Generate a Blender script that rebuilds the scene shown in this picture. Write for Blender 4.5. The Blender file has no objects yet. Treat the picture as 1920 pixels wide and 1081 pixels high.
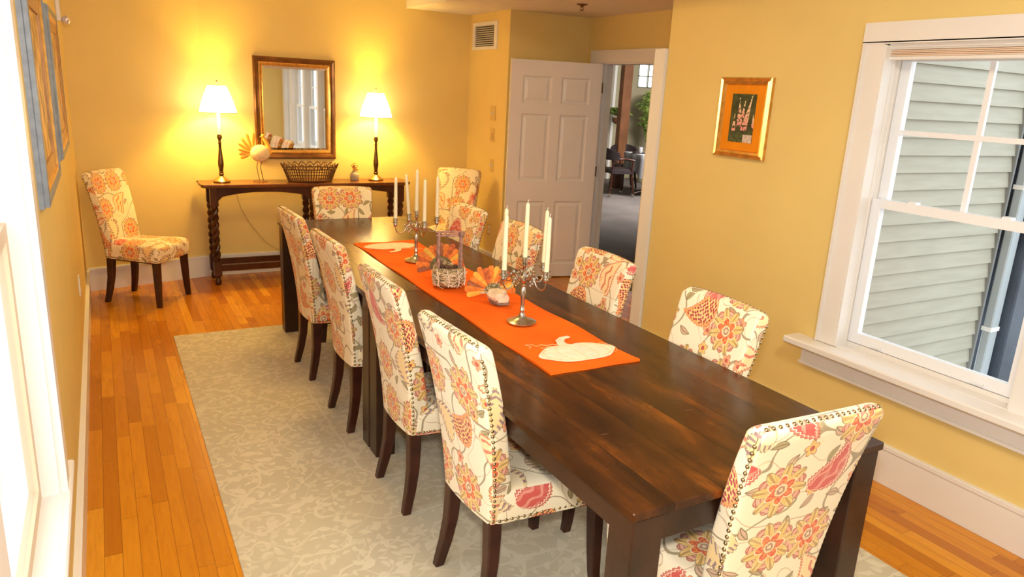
import bpy, math, random
from mathutils import Vector, Matrix
random.seed(7)
S = bpy.context.scene
COL = S.collection
PI = math.pi
# ------------------------------------------------------------------ mesh helpers
class MB:
    def __init__(s): s.v=[]; s.f=[]; s.uv=None
    def add(s, vs, fs):
        b=len(s.v); s.v += [tuple(v) for v in vs]; s.f += [tuple(i+b for i in f) for f in fs]; return s
    def box(s, x0,x1,y0,y1,z0,z1):
        v=[(x,y,z) for z in (z0,z1) for y in (y0,y1) for x in (x0,x1)]
        return s.add(v, [(0,2,3,1),(4,5,7,6),(0,1,5,4),(2,6,7,3),(0,4,6,2),(1,3,7,5)])
    def bbox(s, x0,x1,y0,y1,z0,z1,b=.004):
        # box with chamfered edges
        xs=(x0,x1); ys=(y0,y1); zs=(z0,z1); vs=[]; idx={}
        for i in (0,1):
            for j in (0,1):
                for k in (0,1):
                    sx=1 if i==0 else -1; sy=1 if j==0 else -1; sz=1 if k==0 else -1
                    idx[i,j,k,'x']=len(vs); vs.append((xs[i],ys[j]+sy*b,zs[k]+sz*b))
                    idx[i,j,k,'y']=len(vs); vs.append((xs[i]+sx*b,ys[j],zs[k]+sz*b))
                    idx[i,j,k,'z']=len(vs); vs.append((xs[i]+sx*b,ys[j]+sy*b,zs[k]))
        fs=[]
        for i in (0,1): fs.append([idx[i,a,c,'x'] for a,c in ((0,0),(1,0),(1,1),(0,1))][::(-1 if i==0 else 1)])
        for j in (0,1): fs.append([idx[a,j,c,'y'] for a,c in ((0,0),(1,0),(1,1),(0,1))][::(1 if j==0 else -1)])
        for k in (0,1): fs.append([idx[a,c,k,'z'] for a,c in ((0,0),(1,0),(1,1),(0,1))][::(-1 if k==0 else 1)])
        for j in (0,1):
            for k in (0,1): fs.append((idx[0,j,k,'y'],idx[1,j,k,'y'],idx[1,j,k,'z'],idx[0,j,k,'z']))
        for i in (0,1):
            for k in (0,1): fs.append((idx[i,0,k,'x'],idx[i,1,k,'x'],idx[i,1,k,'z'],idx[i,0,k,'z']))
        for i in (0,1):
            for j in (0,1): fs.append((idx[i,j,0,'x'],idx[i,j,1,'x'],idx[i,j,1,'y'],idx[i,j,0,'y']))
        for i in (0,1):
            for j in (0,1):
                for k in (0,1): fs.append((idx[i,j,k,'x'],idx[i,j,k,'y'],idx[i,j,k,'z']))
        return s.add(vs,fs)
    def loft(s, rings, cap=True, closed=False):
        n=len(rings[0]); b=len(s.v); vs=[p for r in rings for p in r]; fs=[]
        m=len(rings)
        for k in range(m if closed else m-1):
            k2=(k+1)%m
            for i in range(n):
                j=(i+1)%n; fs.append((k*n+i,k*n+j,k2*n+j,k2*n+i))
        if cap and not closed:
            fs.append(tuple(range(n))[::-1]); fs.append(tuple((m-1)*n+i for i in range(n)))
        return s.add(vs,fs)
    def tube(s, pts, r, n=8, cap=True, closed=False, flat=1.0, square=False):
        pts=[Vector(p) for p in pts]; rings=[]; m=len(pts)
        if not hasattr(r,'__len__'): r=[r]*m
        up=Vector((0,0,1)); prev=None
        for i,p in enumerate(pts):
            a=pts[(i-1)%m] if (closed or i>0) else p
            c=pts[(i+1)%m] if (closed or i<m-1) else p
            t=(c-a).normalized()
            if prev is None:
                ref=up if abs(t.z)<.9 else Vector((1,0,0))
                u=t.cross(ref).normalized()
            else:
                u=(prev-t*prev.dot(t)).normalized()
            prev=u; w=t.cross(u)
            if square: rings.append([tuple(p+(u*sx+w*sy)*r[i]) for sx,sy in ((-1,-1),(1,-1),(1,1),(-1,1))])
            else: rings.append([tuple(p+(u*math.cos(2*PI*k/n)+w*math.sin(2*PI*k/n)*flat)*r[i]) for k in range(n)])
        return s.loft(rings,cap,closed)
    def lathe(s, prof, c=(0,0,0), n=24, sx=1, sy=1):
        rings=[[(c[0]+r*sx*math.cos(2*PI*k/n), c[1]+r*sy*math.sin(2*PI*k/n), c[2]+z) for k in range(n)] for r,z in prof]
        return s.loft(rings)
    def ell(s, c, r, n=14, m=9, noise=0, M=None):
        prof=[]; rings=[]
        for j in range(m+1):
            a=-PI/2+PI*j/m; rr=max(math.cos(a),.02); z=math.sin(a); ring=[]
            for k in range(n):
                q=1+random.uniform(-noise,noise)
                v=Vector((rr*math.cos(2*PI*k/n)*r[0]*q, rr*math.sin(2*PI*k/n)*r[1]*q, z*r[2]*q))
                if M: v=M@v
                ring.append(tuple(v+Vector(c)))
            rings.append(ring)
        return s.loft(rings)
    def xf(s, M, start=0):
        for i in range(start,len(s.v)): s.v[i]=tuple(M@Vector(s.v[i]))
        return s
    def build(s, name, m, parent=None, smooth=0, uvbox=False, M=None):
        me=bpy.data.meshes.new(name); me.from_pydata(s.v,[],s.f)
        if M is not None: me.transform(M)
        me.validate()
        import bmesh
        bm=bmesh.new(); bm.from_mesh(me); bmesh.ops.recalc_face_normals(bm,faces=bm.faces); bm.to_mesh(me); bm.free()
        if smooth:
            me.polygons.foreach_set('use_smooth',[True]*len(me.polygons)); me.set_sharp_from_angle(angle=math.radians(smooth))
        if uvbox:
            ul=me.uv_layers.new(name='UVMap')
            for p in me.polygons:
                nx,ny,nz=[abs(a) for a in p.normal]
                for li in p.loop_indices:
                    x,y,z=me.vertices[me.loops[li].vertex_index].co
                    if ny>=nx and ny>=nz: uv=(x,z) if p.normal[1]>0 else (x+3.1,z+1.3)
                    elif nx>=nz: uv=(y+5.2,z+.45)
                    else: uv=(x,y+7.7)
                    ul.data[li].uv=uv
        o=bpy.data.objects.new(name,me)
        if isinstance(m,(list,tuple)):
            for k in m: me.materials.append(k)
        else: me.materials.append(m)
        COL.objects.link(o)
        if parent: o.parent=parent
        return o
def tag(o,label=None,cat=None,group=None,kind=None):
    if label: o['label']=label
    if cat: o['category']=cat
    if group: o['group']=group
    if kind: o['kind']=kind
    return o
def thing(name,label,cat,loc=(0,0,0),rz=0,group=None):
    o=bpy.data.objects.new(name,None); COL.objects.link(o); o.empty_display_size=.1
    o.location=loc; o.rotation_euler=(0,0,rz); return tag(o,label,cat,group)
def copy_tree(o,parent=None):
    c=o.copy(); COL.objects.link(c)
    if parent: c.parent=parent
    for ch in list(o.children): copy_tree(ch,c)
    return c
def struct(o): o['kind']='structure'; return o
# ------------------------------------------------------------------ shader DSL
class G:
    """tiny expression layer over shader nodes"""
    def __init__(s,name):
        s.m=bpy.data.materials.new(name); s.m.use_nodes=True; s.t=s.m.node_tree
        s.t.nodes.clear(); s.out=s.t.nodes.new('ShaderNodeOutputMaterial')
    def n(s,typ,**kw):
        nd=s.t.nodes.new(typ)
        for k,v in kw.items(): setattr(nd,k,v)
        return nd
    def link(s,inp,val):
        if isinstance(val,E): s.t.links.new(val.s,inp)
        elif isinstance(val,bpy.types.NodeSocket): s.t.links.new(val,inp)
        else:
            if inp.type=='RGBA' and len(val)==3: val=(*val,1)
            inp.default_value=val
    def math(s,op,a,b=None,c=None,clamp=False):
        nd=s.n('ShaderNodeMath',operation=op); nd.use_clamp=clamp
        for i,x in enumerate((a,b,c)):
            if x is not None: s.link(nd.inputs[i],x)
        return E(s,nd.outputs[0])
    def mix(s,f,a,b,mode='MIX'):
        nd=s.n('ShaderNodeMix',data_type='RGBA',blend_type=mode); nd.clamp_factor=True
        s.link(nd.inputs[0],f); s.link(nd.inputs[6],a); s.link(nd.inputs[7],b); return E(s,nd.outputs[2])
    def comb(s,x,y,z=0.0):
        nd=s.n('ShaderNodeCombineXYZ')
        for i,q in enumerate((x,y,z)): s.link(nd.inputs[i],q)
        return E(s,nd.outputs[0])
    def sep(s,v):
        nd=s.n('ShaderNodeSeparateXYZ'); s.link(nd.inputs[0],v); return [E(s,o) for o in nd.outputs]
    def noise(s,v,scale,detail=2,rough=.5,dist=0,out=0):
        nd=s.n('ShaderNodeTexNoise'); s.link(nd.inputs['Vector'],v); nd.inputs['Scale'].default_value=scale
        nd.inputs['Detail'].default_value=detail; nd.inputs['Roughness'].default_value=rough; nd.inputs['Distortion'].default_value=dist
        return E(s,nd.outputs[out])
    def white(s,v):
        nd=s.n('ShaderNodeTexWhiteNoise',noise_dimensions='3D'); s.link(nd.inputs[0],v); return E(s,nd.outputs[0])
    def coord(s,which='Object'): return E(s,s.n('ShaderNodeTexCoord').outputs[which])
    def ramp(s,f,stops):
        nd=s.n('ShaderNodeValToRGB'); cr=nd.color_ramp
        while len(cr.elements)<len(stops): cr.elements.new(.5)
        for e,(p,c) in zip(cr.elements,stops): e.position=p; e.color=(*c,1)
        s.link(nd.inputs[0],f); return E(s,nd.outputs[0])
    def smooth(s,x,a,b):
        nd=s.n('ShaderNodeMapRange'); nd.interpolation_type='SMOOTHSTEP'
        s.link(nd.inputs[0],x); nd.inputs[1].default_value=a; nd.inputs[2].default_value=b; return E(s,nd.outputs[0])
    def finish(s,col,rough=.5,metal=0,spec=.5,bump=None,bstr=.2,bdist=.01,coat=0,coatr=.1,emis=None,estr=0,trans=0,ior=1.45,alpha=None,sheen=0,sss=0):
        b=s.n('ShaderNodeBsdfPrincipled'); i=b.inputs
        s.link(i['Base Color'],col); s.link(i['Roughness'],rough); s.link(i['Metallic'],metal)
        i['Specular IOR Level'].default_value=spec; i['IOR'].default_value=ior
        i['Coat Weight'].default_value=coat; i['Coat Roughness'].default_value=coatr
        i['Transmission Weight'].default_value=trans; i['Sheen Weight'].default_value=sheen
        if emis is not None: s.link(i['Emission Color'],emis); i['Emission Strength'].default_value=estr
        if bump is not None:
            nd=s.n('ShaderNodeBump'); nd.inputs['Strength'].default_value=bstr; nd.inputs['Distance'].default_value=bdist
            s.link(nd.inputs['Height'],bump); s.t.links.new(nd.outputs[0],i['Normal'])
        s.t.links.new(b.outputs[0],s.out.inputs[0]); return s.m
class E:
    def __init__(s,g,so): s.g=g; s.s=so
    def __add__(s,o): return s.g.math('ADD',s,o)
    __radd__=__add__
    def __sub__(s,o): return s.g.math('SUBTRACT',s,o)
    def __rsub__(s,o): return s.g.math('SUBTRACT',o,s)
    def __mul__(s,o): return s.g.math('MULTIPLY',s,o)
    __rmul__=__mul__
    def __truediv__(s,o): return s.g.math('DIVIDE',s,o)
    def __lt__(s,o): return s.g.math('LESS_THAN',s,o)
    def __gt__(s,o): return s.g.math('GREATER_THAN',s,o)
    def abs(s): return s.g.math('ABSOLUTE',s)
    def sin(s): return s.g.math('SINE',s)
    def cos(s): return s.g.math('COSINE',s)
    def floor(s): return s.g.math('FLOOR',s)
    def fract(s): return s.g.math('FRACT',s)
    def pow(s,o): return s.g.math('POWER',s,o)
    def max(s,o): return s.g.math('MAXIMUM',s,o)
    def min(s,o): return s.g.math('MINIMUM',s,o)
def plain(name,col,rough=.5,metal=0,nz=0,nscale=8,bump=0,bscale=60,**kw):
    g=G(name); co=g.coord()
    c=col
    if nz:
        f=g.noise(co,nscale,3)
        c=g.mix(g.smooth(f,.3,.7),tuple(max(0,x*(1-nz)) for x in col),tuple(min(1,x*(1+nz)) for x in col))
    if bump: kw['bump']=g.noise(co,bscale,3); kw['bstr']=bump
    return g.finish(c,rough,metal,**kw)
# ------------------------------------------------------------------ materials
def motif_cells(g,px,py,cell,rnd,seed):
    """local rotated coordinates inside jittered cells + random values"""
    v=g.n('ShaderNodeTexVoronoi',voronoi_dimensions='2D'); v.feature='F1'
    v.inputs['Scale'].default_value=1; v.inputs['Randomness'].default_value=rnd
    x=px*(1/cell)+seed; y=py*(1/cell)+seed*.7
    g.link(v.inputs['Vector'],g.comb(x,y))
    qx,qy,_=g.sep(E(g,v.outputs['Position'])); r,gg,b=g.sep(E(g,v.outputs['Color']))
    lx=x-qx; ly=y-qy; a=r*(2*PI); c=a.cos(); s_=a.sin()
    return lx*c-ly*s_, lx*s_+ly*c, gg, b
def fabric_mat():
    g=G('floral_upholstery')
    uv=g.coord('UV'); x,y,_=g.sep(uv)
    rnd=E(g,g.n('ShaderNodeObjectInfo').outputs['Random'])
    x=x+rnd*3.7; y=y+(rnd*13.3).fract()*2.9
    w=g.noise(g.comb(x,y),14,2,out=1); wx,wy,_=g.sep(w)
    x=x+(wx-.5)*.012; y=y+(wy-.5)*.012
    base=(.86,.745,.53)
    # vines: contour lines of a smooth noise
    n1=g.noise(g.comb(x,y),6.0,0); line=((n1-.5).abs()); vine=1-g.smooth(line,.008,.015)
    col=g.mix(vine*.85,base,(.27,.20,.10))
    n3=g.noise(g.comb(x+9.0,y+3.0),8.0,0); vine2=1-g.smooth((n3-.46).abs(),.004,.009)
    col=g.mix(vine2*.6,col,(.45,.25,.13))
    # small leaves and blossoms
    lx,ly,ra,rb=motif_cells(g,x,y,.066,.6,31.0)
    yy=ly*(1/.44); hw=(1-yy*yy).max(0)*.19; bend=lx+(ly*ly)*.5
    d=hw-bend.abs()
    leafc=g.mix(rb>.5,(.42,.34,.16),(.60,.40,.26))
    leafc=g.mix(bend.abs()<.020,leafc,(.2,.14,.08))
    leafc=g.mix(d<.040,leafc,(.24,.17,.09))
    col=g.mix((d>0)*(ra>.66),col,leafc)
    r=g.math('SQRT',lx*lx+ly*ly); th=g.math('ARCTAN2',ly,lx)
    d=((th*2.5).cos().abs()*.16+.22)-r
    sf=g.mix(d<.045,g.mix(rb>.45,(.82,.52,.16),(.80,.36,.18)),(.45,.16,.09)); sf=g.mix(r<.12,sf,(.50,.10,.07))
    col=g.mix((d>0)*(ra<.15),col,sf)
    # large motifs
    lx,ly,ra,rb=motif_cells(g,x,y,.180,.30,3.0)
    r=g.math('SQRT',lx*lx+ly*ly); th=g.math('ARCTAN2',ly,lx)
    R=.47
    c4=(th*4.0).cos().abs(); s4=(th*4.0).sin().abs()
    grain=g.noise(g.comb(x,y),120,2)
    dO=(s4*.26+.66)*R-r
    dA=(c4.pow(1.6)*.44+.56)*R-r
    dB=((th*3.0+.5).cos().abs()*.24+.34)*R-r
    dC=r*-1+R*.24
    fl=g.mix((dO<.020)+((r*85.0).sin()>.6),(.78,.40,.27),(.45,.15,.10))
    petal=g.mix(g.smooth(r,.14,.40),(.78,.45,.10),(.88,.60,.22))
    petal=g.mix((c4>.97)+(g.math('ABSOLUTE',c4-.80)<.025),petal,(.50,.30,.10))
    petal=g.mix(dA<.020,petal,(.30,.22,.11))
    fl=g.mix(dA>0,fl,petal)
    red=g.mix(dB<.022,g.mix(grain>.5,(.66,.10,.045),(.82,.27,.07)),(.90,.76,.50))
    fl=g.mix(dB>0,fl,red)
    fl=g.mix(dC>0,fl,g.mix((r*90.0+grain*6.0).sin()>0,(.80,.62,.34),(.42,.22,.16)))
    mfl=(dO.max(dA))>0
    # teardrops: paisley, feather and lotus
    py=ly*(1/.46); px=lx+ly*ly*1.0-.07
    root=g.math('SQRT',(1-py*py).max(0)); hw=root*(1-py*.66)*.25
    sc=(py*24.0).sin().abs()*.034
    d=hw-px.abs()+sc*(root>.05)
    ribs=((py*30.0+px.abs()*26.0).sin())>.15
    kind=rb>.5
    inner=g.mix(((px*30.0+(py*9.0).sin()*1.2).sin()>.55)*(d>.10),g.mix(kind,(.60,.10,.08),(.86,.66,.34)),g.mix(kind,(.74,.28,.20),(.66,.20,.12)))
    pa=g.mix(d>.050,g.mix(kind,(.66,.20,.14),(.80,.32,.12)),(.90,.78,.56)); pa=g.mix(d>.068,pa,inner)
    pa=g.mix(d<.014,pa,(.40,.10,.07))
    fe=g.mix(ribs,(.80,.60,.30),(.33,.20,.19)); fe=g.mix(d>.12,fe,g.mix(kind,(.86,.72,.46),(.84,.60,.28)))
    fe=g.mix(d<.015,fe,(.26,.18,.12))
    v2=g.n('ShaderNodeTexVoronoi',voronoi_dimensions='2D'); v2.inputs['Scale'].default_value=1; v2.inputs['Randomness'].default_value=.4; g.link(v2.inputs['Vector'],g.comb(px*13.0,py*7.0))
    dots=E(g,v2.outputs['Distance'])<.40
    lo=g.mix(g.smooth(d,.0,.14),(.86,.32,.10),(.90,.58,.20)); lo=g.mix(dots*(d>.055),lo,(.40,.05,.06)); lo=g.mix(d<.016,lo,(.60,.14,.06))
    mo=g.mix(ra>.62,fe,pa); mo=g.mix(ra>.84,mo,lo)
    dmask=d>0
    isfl=ra<.36
    mo=g.mix(isfl,mo,fl)
    mask=isfl*mfl+(1-isfl)*dmask
    soft=g.noise(g.comb(x,y),25,2)
    halo=g.smooth(isfl*(dO.max(dA))+(1-isfl)*d,-.07,.0)*g.smooth(soft,.40,.60)
    col=g.mix(halo*.30,col,(.90,.66,.30))
    mo=g.mix(g.smooth(soft,.50,.85)*.30,mo,base)
    col=g.mix(mask,col,mo)
    # halo tint around motifs, as watercolour bleed
    weave=g.noise(g.comb(x*1.0,y*1.0),500,1)
    return g.finish(col,.62,spec=.35,bump=weave,bstr=.08,bdist=.002,sheen=.15)
M_fab=fabric_mat()
def rug_mat():
    g=G('leafy_rug_wool'); x,y,_=g.sep(g.coord())
    w=g.noise(g.comb(x,y),9,2,out=1); wx,wy,_=g.sep(w); x=x+(wx-.5)*.03; y=y+(wy-.5)*.03
    base=(.52,.46,.32); lt=(.655,.59,.43)
    n1=g.noise(g.comb(x,y),4.5,0); f=1-g.smooth((n1-.5).abs(),.006,.014)
    n2=g.noise(g.comb(x+4.0,y),7,0); f2=1-g.smooth((n2-.5).abs(),.006,.014)
    tot=(f*.9).max(f2*.7)
    for cell,seed,th in ((.060,5.0,.35),(.042,17.0,.45),(.10,41.0,.55)):
        lx,ly,ra,rb=motif_cells(g,x,y,cell,.9,seed)
        yy=ly*(1/.46); hw=(1-yy*yy).max(0)*.20; d=hw-(lx+ly*ly*.7).abs()
        m=g.smooth(d,0,.03)*(ra>th)*(rb*.5+.5); tot=tot.max(m)
    n3=g.noise(g.comb(x,y),2.2,2)
    col=g.mix(tot,g.mix(g.smooth(n3,.35,.65),base,tuple(c*1.06 for c in base)),lt)
    pile=g.noise(g.comb(x,y),450,2)
    return g.finish(col,.95,spec=.1,bump=pile,bstr=.35,bdist=.004,sheen=.2)
M_rug=rug_mat()
def floor_mat():
    g=G('oak_strip_floor'); x,y,z=g.sep(g.coord())
    W=.057; row=(x*(1/W)).floor(); fx=(x*(1/W)).fract()
    o=g.white(g.comb(row,7.3,1.0)); yl=y*(1/.75)+o*5.0; colc=yl.floor(); fy=yl.fract()
    t=g.white(g.comb(row,colc,3.0)); t2=g.white(g.comb(row,colc,9.0))
    gr=g.noise(g.comb(x*22.0+t*9.0,y*1.6+t*31.0,t*5.0),3.0,5,.6,.4)
    c=g.ramp(t,[(0,(.46,.150,.006)),(.35,(.56,.200,.008)),(.7,(.66,.255,.011)),(1,(.78,.35,.025))])
    c=g.mix(g.smooth(gr,.35,.75)*.32,c,(.38,.105,.005))
    kn=g.noise(g.comb(x*3.0,y*1.3),4.0,2); c=g.mix(g.smooth(kn,.70,.80)*.6,c,(.12,.035,.008))
    seam=((fx<.018)+(fx>.982)+(fy<.0025)).min(1)
    c=g.mix(seam*.65,c,(.10,.03,.006))
    return g.finish(c,g.noise(g.comb(x*4.0,y),3,2)*.12+.20,spec=.4,bump=seam*-1+gr*.12,bstr=.12,bdist=.003,coat=.15,coatr=.2)
M_floor=floor_mat()
def table_mat():
    g=G('dark_plank_wood'); x,y,z=g.sep(g.coord())
    W=.152; row=((x+.02)*(1/W)).floor(); fx=((x+.02)*(1/W)).fract(); t=g.white(g.comb(row,2.0,5.0))
    gr=g.noise(g.comb(x*16.0,y*1.3+t*9.0,z*16.0),2.2,5,.62,.6)
    bl=g.noise(g.comb(x*3.0+t*5.0,y*1.0,z*2.0),2.4,4,.6,.5)
    c=g.ramp(bl,[(.30,(.018,.006,.002)),(.46,(.044,.013,.003)),(.58,(.080,.023,.004)),(.72,(.20,.055,.006))])
    c=g.mix(g.smooth(gr,.40,.75)*.6,c,(.012,.005,.003))
    c=g.mix((t-.5)*.35,c,(.09,.032,.007))
    seam=(fx<.012)+(fx>.988); c=g.mix(seam*.6,c,(.006,.003,.002))
    # worn saw marks running across the boards
    v=g.noise(g.comb(x*9.0+t*4.0,y*95.0+x*14.0),1.0,1); patch=g.noise(g.comb(x*2.1+3.0,y*1.3+1.0),2.2,1)
    sc=g.smooth(v,.70,.74)*g.smooth(patch,.56,.66)
    c=g.mix(sc*.55,c,(.22,.15,.09))
    return g.finish(c,gr*.12+.20+sc*.2,spec=.32,bump=gr*.4-sc*.6-seam,bstr=.10,bdist=.003,coat=.12,coatr=.12)
M_table=table_mat()
M_tableside=plain('dark_stained_wood',(.034,.013,.006),.30,nz=.35,nscale=6,bump=.05)
M_leg=plain('mahogany_leg_wood',(.045,.012,.006),.28,nz=.3,nscale=10)
M_console=plain('walnut_console_wood',(.060,.018,.007),.27,nz=.35,nscale=5)
M_contop=plain('walnut_console_top',(.16,.055,.015),.25,nz=.25,nscale=4)
def paint(name,col,r=.55): return plain(name,col,r,nz=.02,nscale=3,bump=.03,bscale=180,spec=.3)
M_wall=paint('yellow_wall_paint',(.78,.595,.225))
M_ceil=paint('ceiling_paint',(.80,.74,.70),.8)
M_trim=paint('white_trim_paint',(.80,.775,.745),.32)
M_vinyl=plain('white_window_vinyl',(.84,.86,.90),.3)
M_door=paint('white_door_paint',(.80,.76,.75),.35)
M_brass=plain('antique_brass',(.42,.28,.12),.28,metal=1)
M_nail=plain('antique_brass_nail',(.40,.31,.17),.25,metal=1)
M_pewter=plain('brushed_pewter',(.50,.46,.38),.26,metal=1,nz=.15,nscale=40)
M_lampmetal=plain('dark_bronze_metal',(.16,.09,.035),.3,metal=.9,nz=.4,nscale=30)
M_candle=plain('cream_candle_wax',(.86,.78,.50),.4,nz=.04)
M_wick=plain('candle_wick',(.75,.72,.62),.8)
M_sleeve=plain('ivory_lamp_sleeve',(.85,.78,.62),.5)
def shade_mat():
    g=G('glowing_fabric_shade')
    return g.finish((.9,.8,.6),.8,emis=(1,.80,.45),estr=7.0)
M_shade=shade_mat()
M_shadetrim=plain('shade_edge_trim',(.75,.48,.16),.7)
def glass():
    g=G('window_glass'); t=g.n('ShaderNodeBsdfTransparent'); t.inputs[0].default_value=(.97,.99,1,1)
    gl=g.n('ShaderNodeBsdfGlossy'); gl.inputs['Roughness'].default_value=.02
    fr0=g.n('ShaderNodeFresnel'); fr0.inputs[0].default_value=1.3; fr=g.n('ShaderNodeMath',operation='MULTIPLY'); g.t.links.new(fr0.outputs[0],fr.inputs[0]); fr.inputs[1].default_value=.3
    mx=g.n('ShaderNodeMixShader'); g.t.links.new(fr.outputs[0],mx.inputs[0]); g.t.links.new(t.outputs[0],mx.inputs[1]); g.t.links.new(gl.outputs[0],mx.inputs[2])
    g.t.links.new(mx.outputs[0],g.out.inputs[0]); return g.m
M_glass=glass()
M_mirror=plain('mirror_silver',(.86,.87,.84),.02,metal=1)
M_bronze=plain('bronze_frame',(.20,.085,.025),.25,metal=.55,nz=.3,nscale=9)
M_gold=plain('gilded_frame',(.72,.42,.12),.28,metal=.8,nz=.15,nscale=30)
M_goldmat=plain('orange_gold_mat',(.80,.26,.004),.45,nz=.06,nscale=12)
def runner_mat():
    g=G('orange_linen'); co=g.coord(); n=g.noise(co,4,3); w=g.noise(co,600,1)
    return g.finish(g.mix(g.smooth(n,.35,.65),(.86,.125,.006),(.93,.155,.008)),.75,spec=.2,bump=w+n*3.0,bstr=.12,bdist=.004)
M_runner=runner_mat()
M_applique=plain('cream_applique_cloth',(.86,.76,.58),.7,nz=.06,nscale=30,bump=.1)
M_stitch=plain('tan_stitching',(.55,.33,.12),.8)
M_backing=plain('dark_runner_backing',(.05,.02,.012),.9)
# ------------------------------------------------------------------ room shell
XL=-.186; XR=3.04; YF=6.62; YB=-1.25; ZC=2.345; ZH=2.75; XD=3.97; YV=5.84
def wallobj(name,boxes,m=M_wall):
    b=MB()
    for q in boxes: b.box(*q)
    return struct(b.build(name,m))
struct(MB().box(XL-.3,4.03,YB-.1,YF+.2,-.06,0).build('floor',M_floor))
# left wall with window opening
LW=(.15,2.215,.50,2.02)
wallobj('wall_left',[(XL-.14,XL,YB,LW[0],0,ZH),(XL-.14,XL,LW[1],6.40,0,ZH),(XL-.14,XL,LW[0],LW[1],0,LW[2]),(XL-.14,XL,LW[0],LW[1],LW[3],ZH)])
RWY=(-1.08,2.16); RWZ=(.55,1.945)
wallobj('wall_right',[(XR,XR+.16,YB,RWY[0],0,ZH),(XR,XR+.16,RWY[1],3.61,0,ZH),(XR,XR+.16,RWY[0],RWY[1],0,RWZ[0]),(XR,XR+.16,RWY[0],RWY[1],RWZ[1],ZH),
    (XR+.16,XD+.13,3.45,3.61,0,ZH)])
wallobj('wall_back',[(XL-.14,XR+.16,YB-.14,YB,0,ZH)])
wb=MB(); wb.box(.75,3.30,YF,YF+.15,0,ZH)
wb.add([(XL-.14,6.34,0),(.75,YF,0),(.75,YF+.15,0),(XL-.14,6.55,0),(XL-.14,6.34,ZH),(.75,YF,ZH),(.75,YF+.15,ZH),(XL-.14,6.55,ZH)],
       [(0,1,2,3),(4,7,6,5),(0,4,5,1),(1,5,6,2),(2,6,7,3),(3,7,4,0)])
struct(wb.build('wall_far',M_wall))
wallobj('wall_vent',[(3.15,XD,YV,YF+.0,0,ZH)])
wallobj('wall_doorway',[(XD,XD+.13,3.61,4.86,0,ZH),(XD,XD+.13,5.62,YF,0,ZH),(XD,XD+.13,4.86,5.62,1.955,ZH)])
# low ceiling with beam face, and the high ceiling
cb=MB(); cb.box(2.50,XD+.0,YB,YF,ZC,ZH)
struct(cb.build('ceiling',M_ceil))
struct(MB().box(XL-.14,XD+.13,YB-.14,YF+.15,ZH,ZH+.1).build('ceiling',M_ceil))
# baseboards
def base(name,segs,h=.184,t=.016):
    b=MB()
    for (ax,p,s0,s1,d) in segs:   # axis along, position, range, direction of thickness
        lo,hi=sorted((p,p+d*t)); lo2,hi2=sorted((p,p+d*(t+.006)))
        if ax=='y':
            b.box(lo,hi,s0,s1,0,h-.02); b.box(lo2,hi2,s0,s1,h-.02,h-.004); b.box(lo,hi,s0,s1,h-.004,h)
        else:
            b.box(s0,s1,lo,hi,0,h-.02); b.box(s0,s1,lo2,hi2,h-.02,h-.004); b.box(s0,s1,lo,hi,h-.004,h)
    return struct(b.build(name,M_trim))
base('baseboard_left',[('y',XL,YB,6.32,1)])
base('baseboard_right',[('y',XR,YB,3.71,-1)],h=.19)
bf=MB(); bf.box(.76,3.15,YF-.016,YF,0,.182); bf.box(.76,3.15,YF-.022,YF,.165,.178)
for (h0,h1,t) in ((0,.182,.016),(.165,.178,.022)):
    a=Vector((XL,6.378,0)); c=Vector((.76,YF+.002,0)); nrm=Vector((.252,-.968,0))
    vs=[a,c,c+nrm*t,a+nrm*t]; vs=[(v.x,v.y,h0) for v in vs]+[(v.x,v.y,h1) for v in vs]
    bf.add(vs,[(0,1,2,3),(4,7,6,5),(0,4,5,1),(1,5,6,2),(2,6,7,3),(3,7,4,0)])
struct(bf.build('baseboard_far',M_trim))
base('baseboard_vent',[('y',3.15,YV,YF-.02,-1),('x',YV,3.15,XD,-1)])
base('baseboard_hall',[('y',XD,3.61,4.77,-1),('y',XD,5.71,YV,-1)])
# doorway casing, corner board
b=MB(); b.box(XD-.02,XD,4.77,4.862,0,1.955); b.box(XD-.02,XD,5.618,5.71,0,1.955); b.box(XD-.024,XD,4.76,5.75,1.955,2.055)
b.box(XD-.03,XD,4.755,5.755,2.045,2.06); b.box(XD,XD+.13,4.862,4.875,0,1.955); b.box(XD,XD+.13,5.605,5.618,0,1.955); b.box(XD,XD+.13,4.875,5.605,1.943,1.955)
b.box(XD+.05,XD+.065,5.59,5.605,0,1.943); b.box(XD+.05,XD+.065,4.875,4.89,0,1.943)
struct(b.build('trim_1',M_trim))
b=MB(); b.bbox(XR-.022,XR+.09,3.612,3.715,0,1.963,.006); b.box(XR-.026,XR-.02,3.61,3.64,0,1.96)
struct(b.build('trim_2',M_trim))
# ------------------------------------------------------------------ right hand windows
struct_root=[]
def sroot(name):
    o=bpy.data.objects.new(name,None); COL.objects.link(o); o['kind']='structure'; return o
# casing + stool + apron (one joinery set around the bank of windows)
b=MB()
b.box(XR-.022,XR,RWY[1],RWY[1]+.10,.555,1.95); b.box(XR-.030,XR,RWY[1]+.088,RWY[1]+.10,.555,1.95)
b.box(XR-.022,XR,RWY[0]-.10,RWY[0],.555,1.95)
b.box(XR-.026,XR,RWY[0]-.11,RWY[1]+.105,1.95,2.035)
b.box(XR-.020,XR+.0,RWY[1]-.012,RWY[1],.555,1.94)
for ym in (1.30,.37,-.555): b.box(XR-.015,XR+.16,ym-.055,ym+.055,.55,1.945)
b.box(XR-.026,XR,RWY[0]-.11,RWY[1]+.105,1.945,1.955)
struct(b.build('trim_3',M_trim))
b=MB(); b.bbox(XR-.115,XR+.0,RWY[0]-.2,RWY[1]+.22,.518,.552,.006); b.box(XR-.01,XR+.17,RWY[0],RWY[1],.54,.556); struct(b.build('trim_4',M_trim))
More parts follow.
